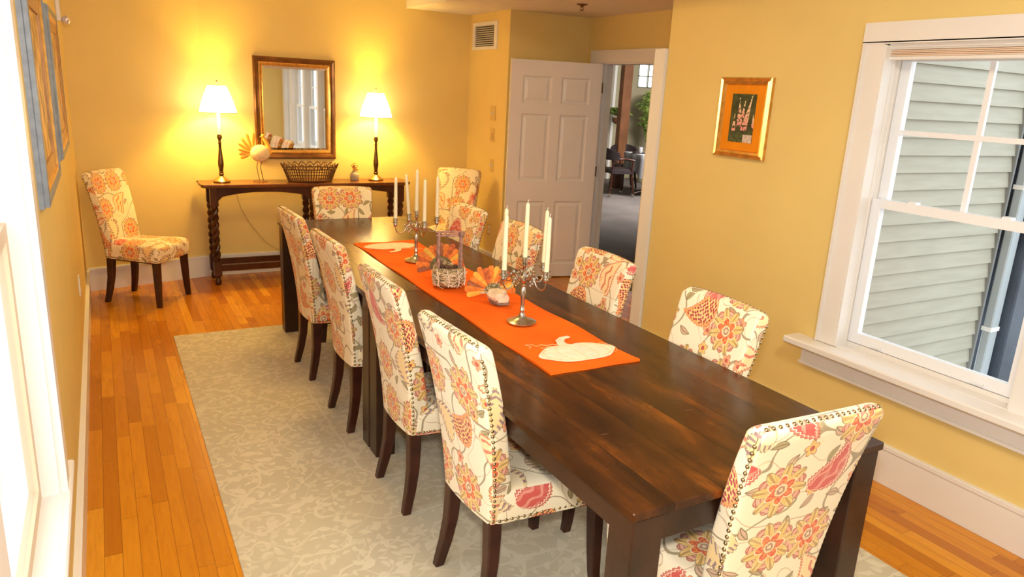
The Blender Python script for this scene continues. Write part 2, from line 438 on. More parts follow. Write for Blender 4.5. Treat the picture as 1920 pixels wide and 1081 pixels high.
b=MB(); b.box(XR-.020,XR,RWY[0]-.15,RWY[1]+.17,.41,.518); b.box(XR-.026,XR,RWY[0]-.155,RWY[1]+.175,.41,.425); struct(b.build('trim_5',M_trim))
def sash_window(n,y0,y1):
    r=sroot('window_%d'%n)
    b=MB()
    # jamb liner with tracks
    for ya,yb in ((y0,y0+.012),(y1-.012,y1)): b.box(XR+.0,XR+.16,ya,yb,.55,1.945)
    b.box(XR+.0,XR+.16,y0,y1,1.93,1.945)
    for k in range(3):
        for yy in (y0+.012,y1-.018): b.box(XR+.045+k*.035,XR+.050+k*.035,yy,yy+.006,.55,1.93)
    b.box(XR+.06,XR+.16,y0,y1,.545,.575)
    b.build('window_frame',M_trim,r)
    a,c=y0+.014,y1-.014
    b=MB(); X0,X1=XR+.065,XR+.098     # lower sash, room side
    b.box(X0,X1,a,a+.045,.578,1.272); b.box(X0,X1,c-.045,c,.578,1.272); b.box(X0,X1,a+.045,c-.045,.578,.628); b.box(X0-.006,X1,a+.045,c-.045,1.232,1.272)
    for yy in (a+.13,c-.18): b.box(X0-.012,X0,yy,yy+.055,.588,.596)
    s=b.build('lower_sash',M_vinyl,r)
    MB().box(X0+.012,X0+.016,a+.045,c-.045,.628,1.232).build('pane',M_glass,s)
    b=MB(); X0,X1=XR+.103,XR+.136
    b.box(X0,X1,a,a+.045,1.235,1.93); b.box(X0,X1,c-.045,c,1.235,1.93); b.box(X0,X1,a+.045,c-.045,1.235,1.268); b.box(X0,X1,a+.045,c-.045,1.878,1.93)
    ym=(a+c)/2; b.box(X0+.008,X1-.008,ym-.011,ym+.011,1.268,1.878); b.box(X0+.0065,X1-.0065,a+.045,c-.045,1.562,1.584)
    s=b.build('upper_sash',M_vinyl,r)
    MB().box(X0+.014,X0+.018,a+.045,c-.045,1.268,1.878).build('pane',M_glass,s)
    b=MB()
    for yy in (a+.17,c-.21): b.box(XR+.062,XR+.098,yy,yy+.035,1.272,1.282); 
    b.build('sash_lock',M_vinyl,r)
    return r
sash_window(1,1.355,2.16); sash_window(2,.425,1.245); sash_window(3,-.50,.315); sash_window(7,-1.08,-.61)
# raised shade head rail of each window
for (y0,y1,l) in ((1.36,2.155,'folded cream shade raised at the top of the window facing the clapboard wall'),(.43,1.24,'folded cream shade raised at the top of the middle window of the right-hand bank'),(-.49,.31,'folded cream shade raised at the top of the nearest window of the right-hand bank')):
    t=thing('window_shade',l,'window shade',(XR+.03,(y0+y1)/2,1.885),0,'raised window shades')
    h=(y1-y0)/2
    MB().bbox(-.022,.022,-h,h,.037,.058,.003).build('head_rail',M_trim,t)
    q=MB()
    for k in range(4): q.box(-.018+.003*(k%2),.018,-h+.004,h-.004,.010+k*.0068,.015+k*.0068)
    q.build('folded_slats',plain('peach_shade_slats',(.80,.60,.45),.6) if y0>1 else bpy.data.materials['peach_shade_slats'],t)
    MB().bbox(-.022,.022,-h,h,-.006,.009,.003).build('bottom_rail',M_trim,t)
# ------------------------------------------------------------------ left hand window
b=MB()
b.box(XL,XL+.02,LW[1],LW[1]+.085,.50,2.02); b.box(XL,XL+.02,LW[0]-.085,LW[0],.50,2.02); b.box(XL,XL+.024,LW[0]-.1,LW[1]+.1,2.02,2.11)
b.box(XL-.14,XL,LW[1]-.012,LW[1],.50,2.02); b.box(XL-.14,XL,LW[0],LW[0]+.012,.50,2.02); b.box(XL-.14,XL,LW[0],LW[1],2.008,2.02)
struct(b.build('trim_6',M_trim))
b=MB(); b.bbox(XL-.0,XL+.029,LW[0]-.14,LW[1]+.20,.475,.503,.005); b.box(XL-.145,XL+.01,LW[0],LW[1],.48,.504); struct(b.build('trim_7',M_trim))
b=MB(); b.box(XL,XL+.016,LW[0]-.12,LW[1]+.18,.39,.475); struct(b.build('trim_8',M_trim))
M_sash_shade=plain('shade_tinted_window_vinyl',(.66,.50,.33),.4)  # tan tint puts the backlit shade into the sash colour
def left_window(n,y0,y1):
    r=sroot('window_%d'%n)
    b=MB(); X0,X1=XL-.068,XL-.044
    for z0,z1,dx in ((.50,1.28,0),(1.24,2.01,-.03)):
        b.box(X0+dx,X1+dx,y0,y0+.045,z0,z1); b.box(X0+dx,X1+dx,y1-.045,y1,z0,z1); b.box(X0+dx,X1+dx,y0+.045,y1-.045,z0,z0+.045); b.box(X0+dx,X1+dx,y0+.045,y1-.045,z1-.04,z1)
    b.build('window_frame',M_sash_shade,r)
    MB().box(X0+.012,X0+.015,y0+.045,y1-.045,.545,1.24).build('pane',M_glass,r)
    MB().box(X0-.018,X0-.015,y0+.045,y1-.045,1.285,1.97).build('pane',M_glass,r)
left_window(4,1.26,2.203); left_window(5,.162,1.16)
struct(MB().box(XL-.14,XL,1.16,1.26,.5,2.01).build('trim_9',M_trim))
# ------------------------------------------------------------------ door leaf (six panels, swung open)
dr=sroot('door_1'); L=.84
def panel_door():
    b=MB(); T=.038; zt=1.942; z0=.012
    rows=((.13,.72),(.90,1.49),(1.58,1.81)); cols=((.11,.375),(.465,.73))
    # stiles and rails
    b.box(0,.11,0,T,z0,zt); b.box(.73,L,0,T,z0,zt); b.box(.375,.465,0,T,z0,zt)
    zs=[z0]+[q for r in rows for q in r]+[zt]
    for k in range(0,len(zs),2):
        for c in cols: b.box(c[0],c[1],0,T,zs[k],zs[k+1])
    for r in rows:
        for c in cols:
            for side in (0,1):
                f=lambda d:(T-d) if side else d
                def ring(e,d): return [(c[0]+e,f(d),r[0]+e),(c[1]-e,f(d),r[0]+e),(c[1]-e,f(d),r[1]-e),(c[0]+e,f(d),r[1]-e)]
                b.loft([ring(0,0),ring(.012,.011),ring(.022,.011),ring(.045,.003)],cap=False)
                q=ring(.045,.003); b.add(q,[(0,1,2,3)])
    return b
leafM=M_door
lf=panel_door().build('door_leaf',leafM,dr)
hb=MB()
dr.location=(3.955,5.585,0); dr.rotation_euler=(0,0,math.radians(180-13.2))
# local: +x from hinge to free end; after rotation local +y points to the camera side
for z in (.25,1.0,1.74):
    h=MB(); h.lathe([(.007,-.045),(.007,.045)],(-.006,.042,z),10); h.box(-.006,.004,.004,.036,z-.045,z+.045)
    h.build('hinge',plain('dark_hinge_metal',(.16,.14,.12),.35,metal=.9) if 'dark_hinge_metal' not in bpy.data.materials else bpy.data.materials['dark_hinge_metal'],dr,30)
for sgn in (0,1):
    k=MB(); yy=-.0 if sgn==0 else .038; s_=-1 if sgn==0 else 1
    k.tube([(L-.06,yy,.95),(L-.06,yy+s_*.006,.95)],.027,16); k.tube([(L-.06,yy+s_*.005,.95),(L-.06,yy+s_*.03,.95)],.01,10)
    if sgn==0: k.ell((L-.06,yy+s_*.036,.95),(.025,.014,.025)); k.build('door_knob',M_brass,dr,40)
# ------------------------------------------------------------------ CHAIRS
def rrect(w0,w1,y0,y1,rad,z,n=4,bow=0):
    """rounded rectangle ring, w0 half width at y0, w1 half width at y1"""
    pts=[]
    cs=[((w1-rad),(y1-rad),0),(-(w1-rad),(y1-rad),90),(-(w0-rad),(y0+rad),180),((w0-rad),(y0+rad),270)]
    corners=[]
    for cx,cy,a0 in cs:
        corners.append([(cx+rad*math.cos(math.radians(a0+90*k/n)),cy+rad*math.sin(math.radians(a0+90*k/n))) for k in range(n+1)])
    for i in range(4):
        pts+=corners[i]; a=corners[i][-1]; c=corners[(i+1)%4][0]; seg=6
        for k in range(1,seg): pts.append((a[0]+(c[0]-a[0])*k/seg,a[1]+(c[1]-a[1])*k/seg))
    out=[]
    for x,y in pts:
        q=(x/max(w0,w1))**2
        out.append((x,y+bow*q,z))
    return out
HB=.337; HT=.957
def yrear(z):
    u=(z-HB)/(HT-HB)
    return -.242-.012*u-.090*u**1.9
def wback(z):
    u=(z-HB)/(HT-HB); return .160+.048*min(1,u*1.05)**.8
def tback(z):
    u=(z-HB)/(HT-HB); return .086-.030*u
def make_chair():
    root=thing('dining_chair','','chair')
    b=MB(); rings=[]; N=22
    for k in range(N+1):
        z=HB+(HT-.022-HB)*k/N
        rings.append(rrect(wback(z),wback(z)-.004,yrear(z),yrear(z)+tback(z),.016,z,bow=.012))
    for e,dz in ((.004,.009),(.010,.016),(.018,.0205),(.026,.022)):
        z=HT-.022+dz; y0=yrear(z); t=tback(z); w=wback(z)
        arch=[]
        for (x,y,zz) in rrect(w-e,w-e-.003,y0+e,y0+t-e,max(.006,.016-e*.4),z,bow=.012):
            arch.append((x,y,zz))
        rings.append(arch)
    # gentle arch over the top
    rings=[[(x,y,z+.008*(1-(x/.21)**2)*max(0,(z-.80)/.165)) for x,y,z in r] for r in rings]
    b.loft(rings)
    b.build('backrest',M_fab,root,50,uvbox=True)
    b=MB(); rings=[]
    prof=[(.337,.0),(.350,-.001),(.385,-.003),(.42,-.004),(.435,.0),(.445,.006),(.452,.016),(.458,.032),(.463,.055),(.467,.085),(.469,.12),(.470,.15)]
    for z,e in prof:
        rings.append(rrect(.168-e,.212-e,-.215+e*.6,.213-e,.028 if e<.05 else .02,z,bow=0))
    # bow the front edge outwards slightly
    rings=[[(x,y+(.014*(1-(x/.22)**2) if y>.1 else 0),z) for x,y,z in r] for r in rings]
    b.loft(rings)
    b.build('seat',M_fab,root,60,uvbox=True)
    MB().loft([rrect(.150,.196,-.20,.195,.02,z) for z in (.324,.340)]).build('seat_rail',M_leg,root)
    for sx in (-1,1):
        p=[(sx*.132,-.205,.340),(sx*.136,-.206,.28),(sx*.142,-.210,.19),(sx*.150,-.223,.10),(sx*.157,-.238,.03),(sx*.160,-.244,0)]
        lb=MB(); rr=[.024,.023,.021,.019,.017,.016]
        lb.loft([[(x+r*a,y+r*c*1.05,z) for a,c in ((-1,-.8),(-.8,-1),(.8,-1),(1,-.8),(1,.8),(.8,1),(-.8,1),(-1,.8))] for (x,y,z),r in zip(p,rr)])
        lb.build('leg',M_leg,root,35)
        p=[(sx*.178,.178,.340),(sx*.181,.180,.25),(sx*.185,.183,.14),(sx*.190,.186,.05),(sx*.194,.190,0)]
        lb=MB(); rr=[.024,.0225,.020,.0175,.016]
        lb.loft([[(x+r*a,y+r*c,z) for a,c in ((-1,-.8),(-.8,-1),(.8,-1),(1,-.8),(1,.8),(.8,1),(-.8,1),(-1,.8))] for (x,y,z),r in zip(p,rr)])
        lb.build('leg',M_leg,root,35)
    nb=MB()
    def nail(p,nr,R=.0058):
        nr=Vector(nr).normalized(); ref=Vector((0,0,1)) if abs(nr.z)<.8 else Vector((1,0,0)); u=nr.cross(ref).normalized(); w=nr.cross(u); p=Vector(p)
        rg=[[tuple(p+(u*math.cos(k*PI/4)+w*math.sin(k*PI/4))*R*a+nr*h) for k in range(8)] for a,h in ((1,-.001),(1,.0012),(.72,.0034),(.2,.0045))]
        nb.loft(rg)
    def arch(x,z): return z+.008*(1-(x/.21)**2)*max(0,(z-.80)/.165)
    z=HB+.012
    while z<HT-.03:
        w=wback(z)
        for sx in (-1,1): nail((sx*(w-.0005),yrear(z)+.022,arch(sx*w,z)),(sx,0,0))
        z+=.0195
    x=-.185
    while x<.19:
        q=(x/.21)**2; nail((x,yrear(HT)+.018+.012*q,arch(x,HT)-.0035),(0,-.35,1)); x+=.0195
    y=-.20
    while y<.195:
        u=(y+.215)/.428; w=.168+(.212-.168)*u
        for sx in (-1,1): nail((sx*(w-.0005),y,HB+.012),(sx,0,0))
        y+=.0215
    x=-.185
    while x<.19:
        nail((x,.2125+.014*(1-(x/.22)**2),HB+.012),(0,1,0)); x+=.0215
    for sx in (-1,1):
        P=[(sx*(wback(HB+.6*k/20)-.0012),yrear(HB+.6*k/20)+.022,HB+.012+.588*k/20) for k in range(21)]
        nb.tube(P,.0012,4); nb.tube([P[-1],(sx*(wback(HT)-.012),yrear(HT)+.03+.02,HT-.012),(sx*.19,yrear(HT)+.040,HT-.004)],.0012,4)
        nb.tube([P[0]]+[(sx*(.168+.044*((y+.215)/.428)-.0012),y,HB+.012) for y in (-.19,-.1,0,.1,.19)]+[(sx*.19,.2125,HB+.012)],.0012,4)
    nb.tube([(x,yrear(HT)+.018+.012*(x/.21)**2,arch(x,HT)-.0045) for x in (-.19,-.14,-.07,0,.07,.14,.19)],.0012,4)
    nb.tube([(x,.2115+.014*(1-(x/.22)**2),HB+.012) for x in (-.19,-.1,0,.1,.19)],.0012,4)
    nb.build('nailhead_trim',M_nail,root,50)
    return root
chair0=make_chair(); used=[0]
def put_chair(x,y,face,label,group='floral dining chairs'):
    """face = direction the sitter looks, degrees from +x"""
    o=chair0 if not used[0] else copy_tree(chair0)
    used[0]=1
    o.location=(x,y,.006 if (.30<x<2.48 and y<5.03) else 0); o.rotation_euler=(0,0,math.radians(face-90))
    tag(o,label,'chair',group); return o
TC=1.422
XLc=1.165; XRc=1.68
put_chair(1.19,1.949,3.0,'floral parsons chair in the foreground, nearest of the four along the table left side')
put_chair(1.191,2.611,0.3,'floral parsons chair left of the table, second nearest, before the middle table legs')
put_chair(1.195,3.401,1.3,'floral parsons chair left of the table, just beyond the middle table legs')
put_chair(1.186,4.131,2.0,'floral parsons chair left of the table, farthest of its row')
put_chair(1.660,1.885,178.6,'floral parsons chair right of the table, nearest one, beside the window')
put_chair(1.686,2.656,178.7,'floral parsons chair right of the table, in front of the doorway edge')
put_chair(1.679,3.428,179.3,'floral parsons chair right of the table, in front of the open white door')
put_chair(1.668,4.065,181.5,'floral parsons chair right of the table, farthest of its row, behind the twig basket')
put_chair(1.396,4.735,-99,'floral parsons chair at the far head of the table, before the console')
put_chair(1.446,1.328,87.5,'large floral parsons chair seen from behind at the near head of the table')
put_chair(.231,6.014,-35.5,'floral parsons chair standing alone in the far left corner, all four legs in view')
put_chair(2.655,5.94,-133,'floral parsons chair in the far right corner beside the orange-lit wall')
# ------------------------------------------------------------------ TABLES
def make_table():
    root=thing('dining_table','','table')
    hl=.955; hw=.445
    b=MB(); b.bbox(-hw,hw,-hl,hl,.735,.76,.003)
    b.build('tabletop',M_table,root)
    a=MB(); a.box(-hw+.030,-hw+.052,-hl+.02,hl-.02,.655,.735); a.box(hw-.052,hw-.030,-hl+.02,hl-.02,.655,.735)
    a.box(-hw+.05,hw-.05,-hl+.020,-hl+.042,.655,.735); a.box(-hw+.05,hw-.05,hl-.042,hl-.020,.655,.735)
    a.build('apron',M_tableside,root)
    for sx in (-1,1):
        for sy in (-1,1):
            xa,xb=sorted((sx*(hw-.008),sx*(hw-.100))); ya,yb=sorted((sy*(hl-.006),sy*(hl-.098)))
            l=MB(); l.bbox(xa,xb,ya,yb,.006,.735,.004); l.build('leg',M_tableside,root)
    return root
tab=make_table(); tab.location=(TC,2.075,0)
tag(tab,'near half of the long table, dark plank-top wooden table with scratched glossy boards','table','tables pushed end to end')
t2=copy_tree(tab); t2.location=(TC,3.988,0)
tag(t2,'far half of the long table, dark plank-top wooden table nearest the console and its lamps','table','tables pushed end to end')
# rug
rg=MB(); rg.bbox(.305,2.48,-.45,5.03,.0,.006,.002); ro=rg.build('area_rug',M_rug); tag(ro,'pale sage rug with a cream leaf pattern under the dining table','rug')
# ------------------------------------------------------------------ RUNNER
TZ=.760
def make_runner():
    nx,ny=10,60; x0,x1,y0,y1=1.240,1.612,1.905,4.095
    vs=[]; 
    for j in range(ny+1):
        for i in range(nx+1):
            u=i/nx; v=j/ny; y=y0+(y1-y0)*v; x=x0+(x1-x0)*u
            ex=.003*math.sin(v*23)*(1 if u<.5 else -1)*(abs(u-.5)*2)**3
            lift=.0022*(1+math.sin(v*31+u*2))*(abs(u-.5)*2)**6+.0015*(1+math.sin(u*9))*(1 if (j==0 or j==ny) else 0)
            vs.append((x+ex,y+.002*math.sin(u*11)*(1 if j in (0,ny) else 0),TZ+.0035+lift))
    fs=[(j*(nx+1)+i,j*(nx+1)+i+1,(j+1)*(nx+1)+i+1,(j+1)*(nx+1)+i) for j in range(ny) for i in range(nx)]
    low=[(a,c,TZ+.0003) for a,c,_ in vs]; n=len(vs)
    fs2=[tuple(n+i for i in f[::-1]) for f in fs]
    rim=[]
    bd=[i for i in range(nx+1)]+[j*(nx+1)+nx for j in range(1,ny+1)]+[ny*(nx+1)+i for i in range(nx-1,-1,-1)]+[j*(nx+1) for j in range(ny-1,0,-1)]
    for k in range(len(bd)): a=bd[k]; c=bd[(k+1)%len(bd)]; rim.append((a,c,n+c,n+a))
    b=MB(); b.add(vs+low,fs+fs2+rim)
    return b.build('table_runner',M_runner,None,40)
run=make_runner(); tag(run,'long orange table runner with a cream pumpkin at each end','table runner')
def pumpkin(cx,cy,s):
    """cream applique pumpkin, its base towards -y when s=1"""
    z0=TZ+.0062
    b=MB()
    def disc(c,rx,ry,z,n=36,h=.0012):
        top=[(c[0]+rx*math.cos(2*PI*k/n),c[1]+ry*math.sin(2*PI*k/n),z) for k in range(n)]
        b.loft([top,[(x,y,zz+h) for x,y,zz in top]])
    P=[]
    for k in range(48):
        a=2*PI*k/48; rx=.156; ry=.084
        rr=1+.035*math.cos(6*a); x=rx*rr*math.cos(a); y=ry*rr*math.sin(a)
        if y>0 and abs(x)<.04: y-=.012*(1-abs(x)/.04)
        P.append((cx+s*x,cy+s*y))
    b.loft([[(x,y,z0) for x,y in P],[(x,y,z0+.0012) for x,y in P]])
    # stem
    st=[(-.004,.062),(-.010,.092),(.002,.126),(.028,.148),(.062,.156)]
    w=[.030,.018,.016,.013,.009]
    l=[];r=[]
    for i,(x,y) in enumerate(st):
        a=st[max(0,i-1)]; c=st[min(len(st)-1,i+1)]; dx,dy=c[0]-a[0],c[1]-a[1]; q=math.hypot(dx,dy)
        l.append((cx+s*(x-dy/q*w[i]),cy+s*(y+dx/q*w[i]))); r.append((cx+s*(x+dy/q*w[i]),cy+s*(y-dx/q*w[i])))
    Q=l+r[::-1]; b.loft([[(x,y,z0+.0004) for x,y in Q],[(x,y,z0+.0018) for x,y in Q]])
    b.build('pumpkin_applique',M_applique,run)
    t=MB()
    def curve(pts,rad=.0009): t.tube([(cx+s*x,cy+s*y,z0+.0014) for x,y in pts],rad,5)
    for off in (-.66,-.36,0,.33,.62,.82):
        pts=[]
        for k in range(15):
            a=-PI/2+PI*k/14; pts.append((off*.152+ (off)*.045*math.cos(a)*1.0, .070*math.sin(a)*(1-abs(off)*.35)))
        curve(pts)
    curve([(q[0]*1,q[1]) for q in [(.95*.152*math.cos(2*PI*k/40),.93*.078*math.sin(2*PI*k/40)) for k in range(41)]])
    curve([(-.016,.07),(-.017,.095),(-.004,.128),(.025,.150)],.0008); curve([(.002,.07),(.0,.094),(.012,.122),(.036,.140)],.0008)
    # tendril and leaf outlines beside the stem
    curve([(-.02,.075),(-.045,.10),(-.07,.095),(-.09,.11),(-.115,.10),(-.12,.125),(-.145,.13),(-.135,.105),(-.15,.09)],.0014)
    curve([(-.06,.08),(-.08,.082),(-.095,.074),(-.11,.08)],.0012)
    t.build('stitching',plain('gold_stitching',(.80,.50,.20),.8) if 'gold_stitching' not in bpy.data.materials else bpy.data.materials['gold_stitching'],run)
pumpkin(1.446,2.052,1); pumpkin(1.42,3.965,-1)
# ------------------------------------------------------------------ CANDELABRA + CANDLES
RZ=TZ+.0075
def make_candelabra():
    root=thing('candelabra','','candelabra')
    MB().lathe([(.056,0),(.060,.003),(.060,.007),(.054,.010),(.044,.014),(.026,.020),(.014,.030),(.010,.040),(.0085,.048),(.0115,.054),(.0085,.060),(.007,.075),(.009,.10),(.0115,.125),(.0085,.145),(.006,.15),(.010,.155),(.006,.160),(.0085,.172),(.014,.178),(.014,.190),(.008,.194),(.0055,.21),(.0065,.232),(.012,.238),(.012,.243),(.005,.246),(.011,.250),(.011,.268),(.021,.270),(.021,.272),(.0115,.272),(.0115,.262),(.001,.262)],n=28).build('column',M_pewter,root,40)
    for k in range(4):
        a=k*PI/2; R=Matrix.Rotation(a,4,'Z'); b=MB()
        path=[(.012,0,.184),(.030,0,.196),(.045,0,.194),(.058,0,.180),(.070,0,.163),(.088,0,.155),(.104,0,.160),(.113,0,.176),(.115,0,.195)]
        # smooth path
        sm=[]
        for i in range(len(path)-1):
            for q in range(4):
                t=q/4; p0=path[max(0,i-1)];p1=path[i];p2=path[i+1];p3=path[min(len(path)-1,i+2)]
                sm.append(tuple(.5*((2*p1[c])+(-p0[c]+p2[c])*t+(2*p0[c]-5*p1[c]+4*p2[c]-p3[c])*t*t+(-p0[c]+3*p1[c]-3*p2[c]+p3[c])*t**3) for c in range(3)))
        sm.append(path[-1]); b.tube(sm,.0030,8)
        # scrolls
        def scroll(cx,cz,r0,turn,sgn,oy):
            pts=[(cx+sgn*r0*(1-i/26)*math.cos(turn+i*.42),oy,cz+r0*(1-i/26)*math.sin(turn+i*.42)) for i in range(22)]; b.tube(pts,.0022,6)
        scroll(.042,.178,.017,.3,1,.004); scroll(.028,.205,.014,3.4,-1,-.004); scroll(.060,.196,.013,2.0,1,.003); scroll(.045,.168,.011,4.6,-1,-.003)
        b.xf(R); b.build('arm',M_pewter,root,50)
        c=MB(); c.lathe([(.004,.190),(.009,.194),(.011,.200),(.0095,.205),(.0095,.212),(.0205,.214),(.0205,.2165),(.0125,.2165),(.012,.232),(.0155,.234),(.0155,.2355),(.0115,.2355),(.0115,.224),(.001,.224)],(.115,0,0),20)
        c.xf(R); c.build('candle_cup',M_pewter,root,40)
    return root
can=make_candelabra(); can.location=(1.422,2.425,RZ); can.rotation_euler=(0,0,math.radians(17.5))
tag(can,'pewter five-light candelabra near the pumpkin at the near end of the runner','candelabra','pewter candelabra on the runner')
can2=copy_tree(can); can2.location=(1.414,3.56,RZ); can2.rotation_euler=(0,0,math.radians(-1))
tag(can2,'pewter five-light candelabra on the far end of the runner, toward the console','candelabra','pewter candelabra on the runner')
def make_candle(h):
    b=MB(); b.lathe([(.0095,0),(.0098,.01),(.0090,h*.55),(.0078,h-.012),(.0065,h-.004),(.002,h)],n=16)
    o=b.build('taper_candle',M_candle,None,50)
    w=MB(); w.tube([(0,0,h-.002),(.0005,0,h+.006),(.003,.001,h+.010),(.006,.001,h+.011)],.0011,6); w.build('wick',M_wick,o)
    return o
cn=make_candle(.222); first=[1]
def put_candle(c,rot,k,label,tilt=(0,0)):
    o=cn if first[0] else copy_tree(cn); first[0]=0
    if k is None: p=Vector((0,0,.2625))
    else: p=Matrix.Rotation(rot+k*PI/2,3,'Z')@Vector((.115,0,.2245))
    o.location=Vector(c)+p; o.rotation_euler=(tilt[0],tilt[1],0); tag(o,label,'candle','cream taper candles'); return o
c1=(1.422,2.425,RZ); r1=math.radians(17.5); c2=(1.414,3.56,RZ); r2=math.radians(-1)
put_candle(c1,r1,None,'tallest cream taper candle, in the centre cup of the near candelabra')
put_candle(c1,r1,0,'cream taper in the near candelabra, farther back one of the right-hand pair',(0,.01))
put_candle(c1,r1,1,'cream taper in the near candelabra, rear one of the overlapping left-hand pair',(0,.01))
put_candle(c1,r1,2,'cream taper in the near candelabra, front one of the overlapping left-hand pair')
put_candle(c1,r1,3,'cream taper in the near candelabra, closest to the viewer of the right-hand pair')
put_candle(c2,r2,None,'tallest cream taper candle, in the centre cup of the far candelabra')
put_candle(c2,r2,0,'cream taper in the far candelabra, rightmost one, before the corner chair')
put_candle(c2,r2,1,'cream taper in the far candelabra, leaning to the left, second from left',(.01,-.09))
put_candle(c2,r2,2,'cream taper in the far candelabra, leftmost one, before the console')
put_candle(c2,r2,3,'cream taper in the far candelabra, just right of the centre candle')
# ------------------------------------------------------------------ TURKEY CENTREPIECES
M_fe=[plain('orange_feather',(.80,.22,.03),.8,nz=.2,nscale=60),plain('gold_feather',(.86,.46,.06),.8,nz=.15,nscale=60),plain('brown_feather',(.36,.12,.05),.8,nz=.3,nscale=60),plain('rust_feather',(.56,.13,.03),.8,nz=.3,nscale=60)]
M_straw=plain('pale_straw',(.72,.58,.36),.85,nz=.3,nscale=90,bump=.4,bscale=150)
M_wood=plain('pale_carved_wood',(.78,.62,.42),.75,nz=.2,nscale=40,bump=.3,bscale=80)
M_bark=plain('grey_bark',(.26,.18,.13),.9,nz=.4,nscale=60,bump=.5,bscale=120)
M_moss=plain('dried_moss',(.33,.24,.12),.95,nz=.5,nscale=80,bump=.8,bscale=120)
M_olive=plain('dried_olive_leaf',(.16,.13,.05),.8,nz=.3,nscale=60)
def feather(L,W,T=.003):
    b=MB(); n=9; top=[]
    rings=[]
    for i in range(n+1):
        t=i/n; w=W*(math.sin(PI*min(1,t*.62+.10))**.9)*(1 if t<.85 else math.sqrt(max(0.02,1-((t-.85)/.15)**2)))
        z=L*t; rings.append([(-w,0,z),(0,-T,z),(w,0,z),(0,T,z)])
    b.loft(rings); return b
def fan(root,c,face,R,W,n,spread,cols,tilt=-.25,r0=.02):
    for k in range(n):
        a=(-spread/2+spread*k/(n-1)); f=feather(R*random.uniform(.9,1.05),W)
        Mx=Matrix.Translation(Vector(c))@Matrix.Rotation(face,4,'Z')@Matrix.Rotation(tilt,4,'X')@Matrix.Translation((0,.004*(k%2),0))@Matrix.Rotation(a,4,'Y')@Matrix.Translation((0,0,r0))
        f.xf(Mx); f.build('feather',M_fe[cols[k%len(cols)]],root,60)
tk=thing('turkey_figurine','wooden turkey figurine with an orange feather fan on the runner beside the near candelabra','figurine',(1.455,2.745,RZ),math.radians(-12))
def strip_feather(L,W,T=.0022):
    b=MB(); rings=[]
    for t,w in ((0,.30),(.25,.55),(.5,.78),(.75,.95),(.9,1.0),(.97,.80),(1.0,.45)):
        z=L*t; rings.append([(-W*w,0,z),(0,-T,z),(W*w,0,z),(0,T,z)])
    b.loft(rings); return b
def strip_fan(root,c,face,R,W,n,a0,a1,cols,tilt,r0):
    for k in range(n):
        a=math.radians(a0+(a1-a0)*k/(n-1)); f=strip_feather(R*random.uniform(.90,1.06),W*random.uniform(.85,1.1))
        f.xf(Matrix.Translation(Vector(c))@Matrix.Rotation(face,4,'Z')@Matrix.Rotation(tilt,4,'X')@Matrix.Translation((0,.0035*(k%3),0))@Matrix.Rotation(a,4,'Y')@Matrix.Translation((0,0,r0)))
        f.build('feather',M_fe[cols[k%len(cols)]],root,60)
strip_fan(tk,(-.005,.020,.042),math.radians(-16),.100,.0135,14,-104,88,[1,0,2,0,1,0,3,0],-.10,.012)
b=MB()
# carved wedge body: flat pale top and front, bark underneath
ring0=[(-.026,-.002,.016),(.026,-.002,.016),(.032,-.002,.040),(.018,-.002,.062),(-.020,-.002,.060),(-.034,-.002,.036)]
def sec(y,sx,sz,dx,dz): return [(x*sx+dx,y,(z-.036)*sz+.036+dz) for x,_,z in ring0]
b.loft([sec(.012,.7,.75,0,0),sec(-.015,1.05,1.0,.002,0),sec(-.050,1.15,1.0,.012,-.002),sec(-.078,1.0,.86,.022,-.005),sec(-.088,.72,.62,.026,-.008)])
b.build('body',M_wood,tk,25)
b=MB(); b.loft([[(x*1.06,y,z-.003) for x,y,z in sec(-.030,1.0,.9,.006,-.012)],[(x*1.05,y,z-.003) for x,y,z in sec(-.084,.88,.74,.024,-.016)]]); b.build('bark_underside',M_bark,tk,25)
b=MB(); b.ell((.030,-.070,.058),(.012,.015,.012),noise=.05); b.tube([(.033,-.080,.058),(.037,-.094,.052)],[.006,.0015],6); b.build('head',M_wood,tk,60)
b=MB()
for k in range(14):
    a=-1.5+3.0*k/13; f=feather(.024,.009); f.xf(Matrix.Translation((0,.000-.006*(k%2),.044))@Matrix.Rotation(a,4,'Y')@Matrix.Translation((0,0,.014))); b.add(f.v,f.f)
b.build('leaf_collar',M_olive,tk,60)
b=MB()
for k in range(40):
    a=random.uniform(-1.9,1.9); r=random.uniform(.015,.045); b.tube([(math.sin(a)*r,-.004,.044+math.cos(a)*r*.8),(math.sin(a)*(r+.02),-.010,.044+math.cos(a)*(r+.016)*.8)],.0016,4)
b.build('straw_ruff',M_straw,tk,60)
b=MB()
for sx in (-.012,.020):
    b.tube([(sx,-.03,.016),(sx,-.045,.003)],.003,6)
    for q in (-.6,0,.6): b.tube([(sx,-.045,.003),(sx+math.sin(q)*.020,-.045-math.cos(q)*.020,.0025)],.0018,6)
b.build('feet',M_bark,tk,60)
tk=thing('turkey_figurine','rust-feathered turkey figurine standing behind the twig basket','figurine',(1.405,3.205,RZ),math.radians(-22))
strip_fan(tk,(0,.02,.050),0,.110,.0135,15,-102,102,[2,0,3,0,1,0,3],-.05,.012)
b=MB(); b.ell((0,-.012,.050),(.040,.032,.042),noise=.06); b.build('body',M_moss,tk,60)
b=MB()
for k in range(16):
    a=-1.6+3.2*k/15; f=feather(.028,.010); f.xf(Matrix.Translation((0,-.004*(k%2),.05))@Matrix.Rotation(a,4,'Y')@Matrix.Translation((0,0,.028))); b.add(f.v,f.f)
b.build('leaf_collar',M_olive,tk,60)
b=MB(); b.ell((0,-.036,.092),(.012,.014,.013)); b.build('head',M_bark,tk,60)
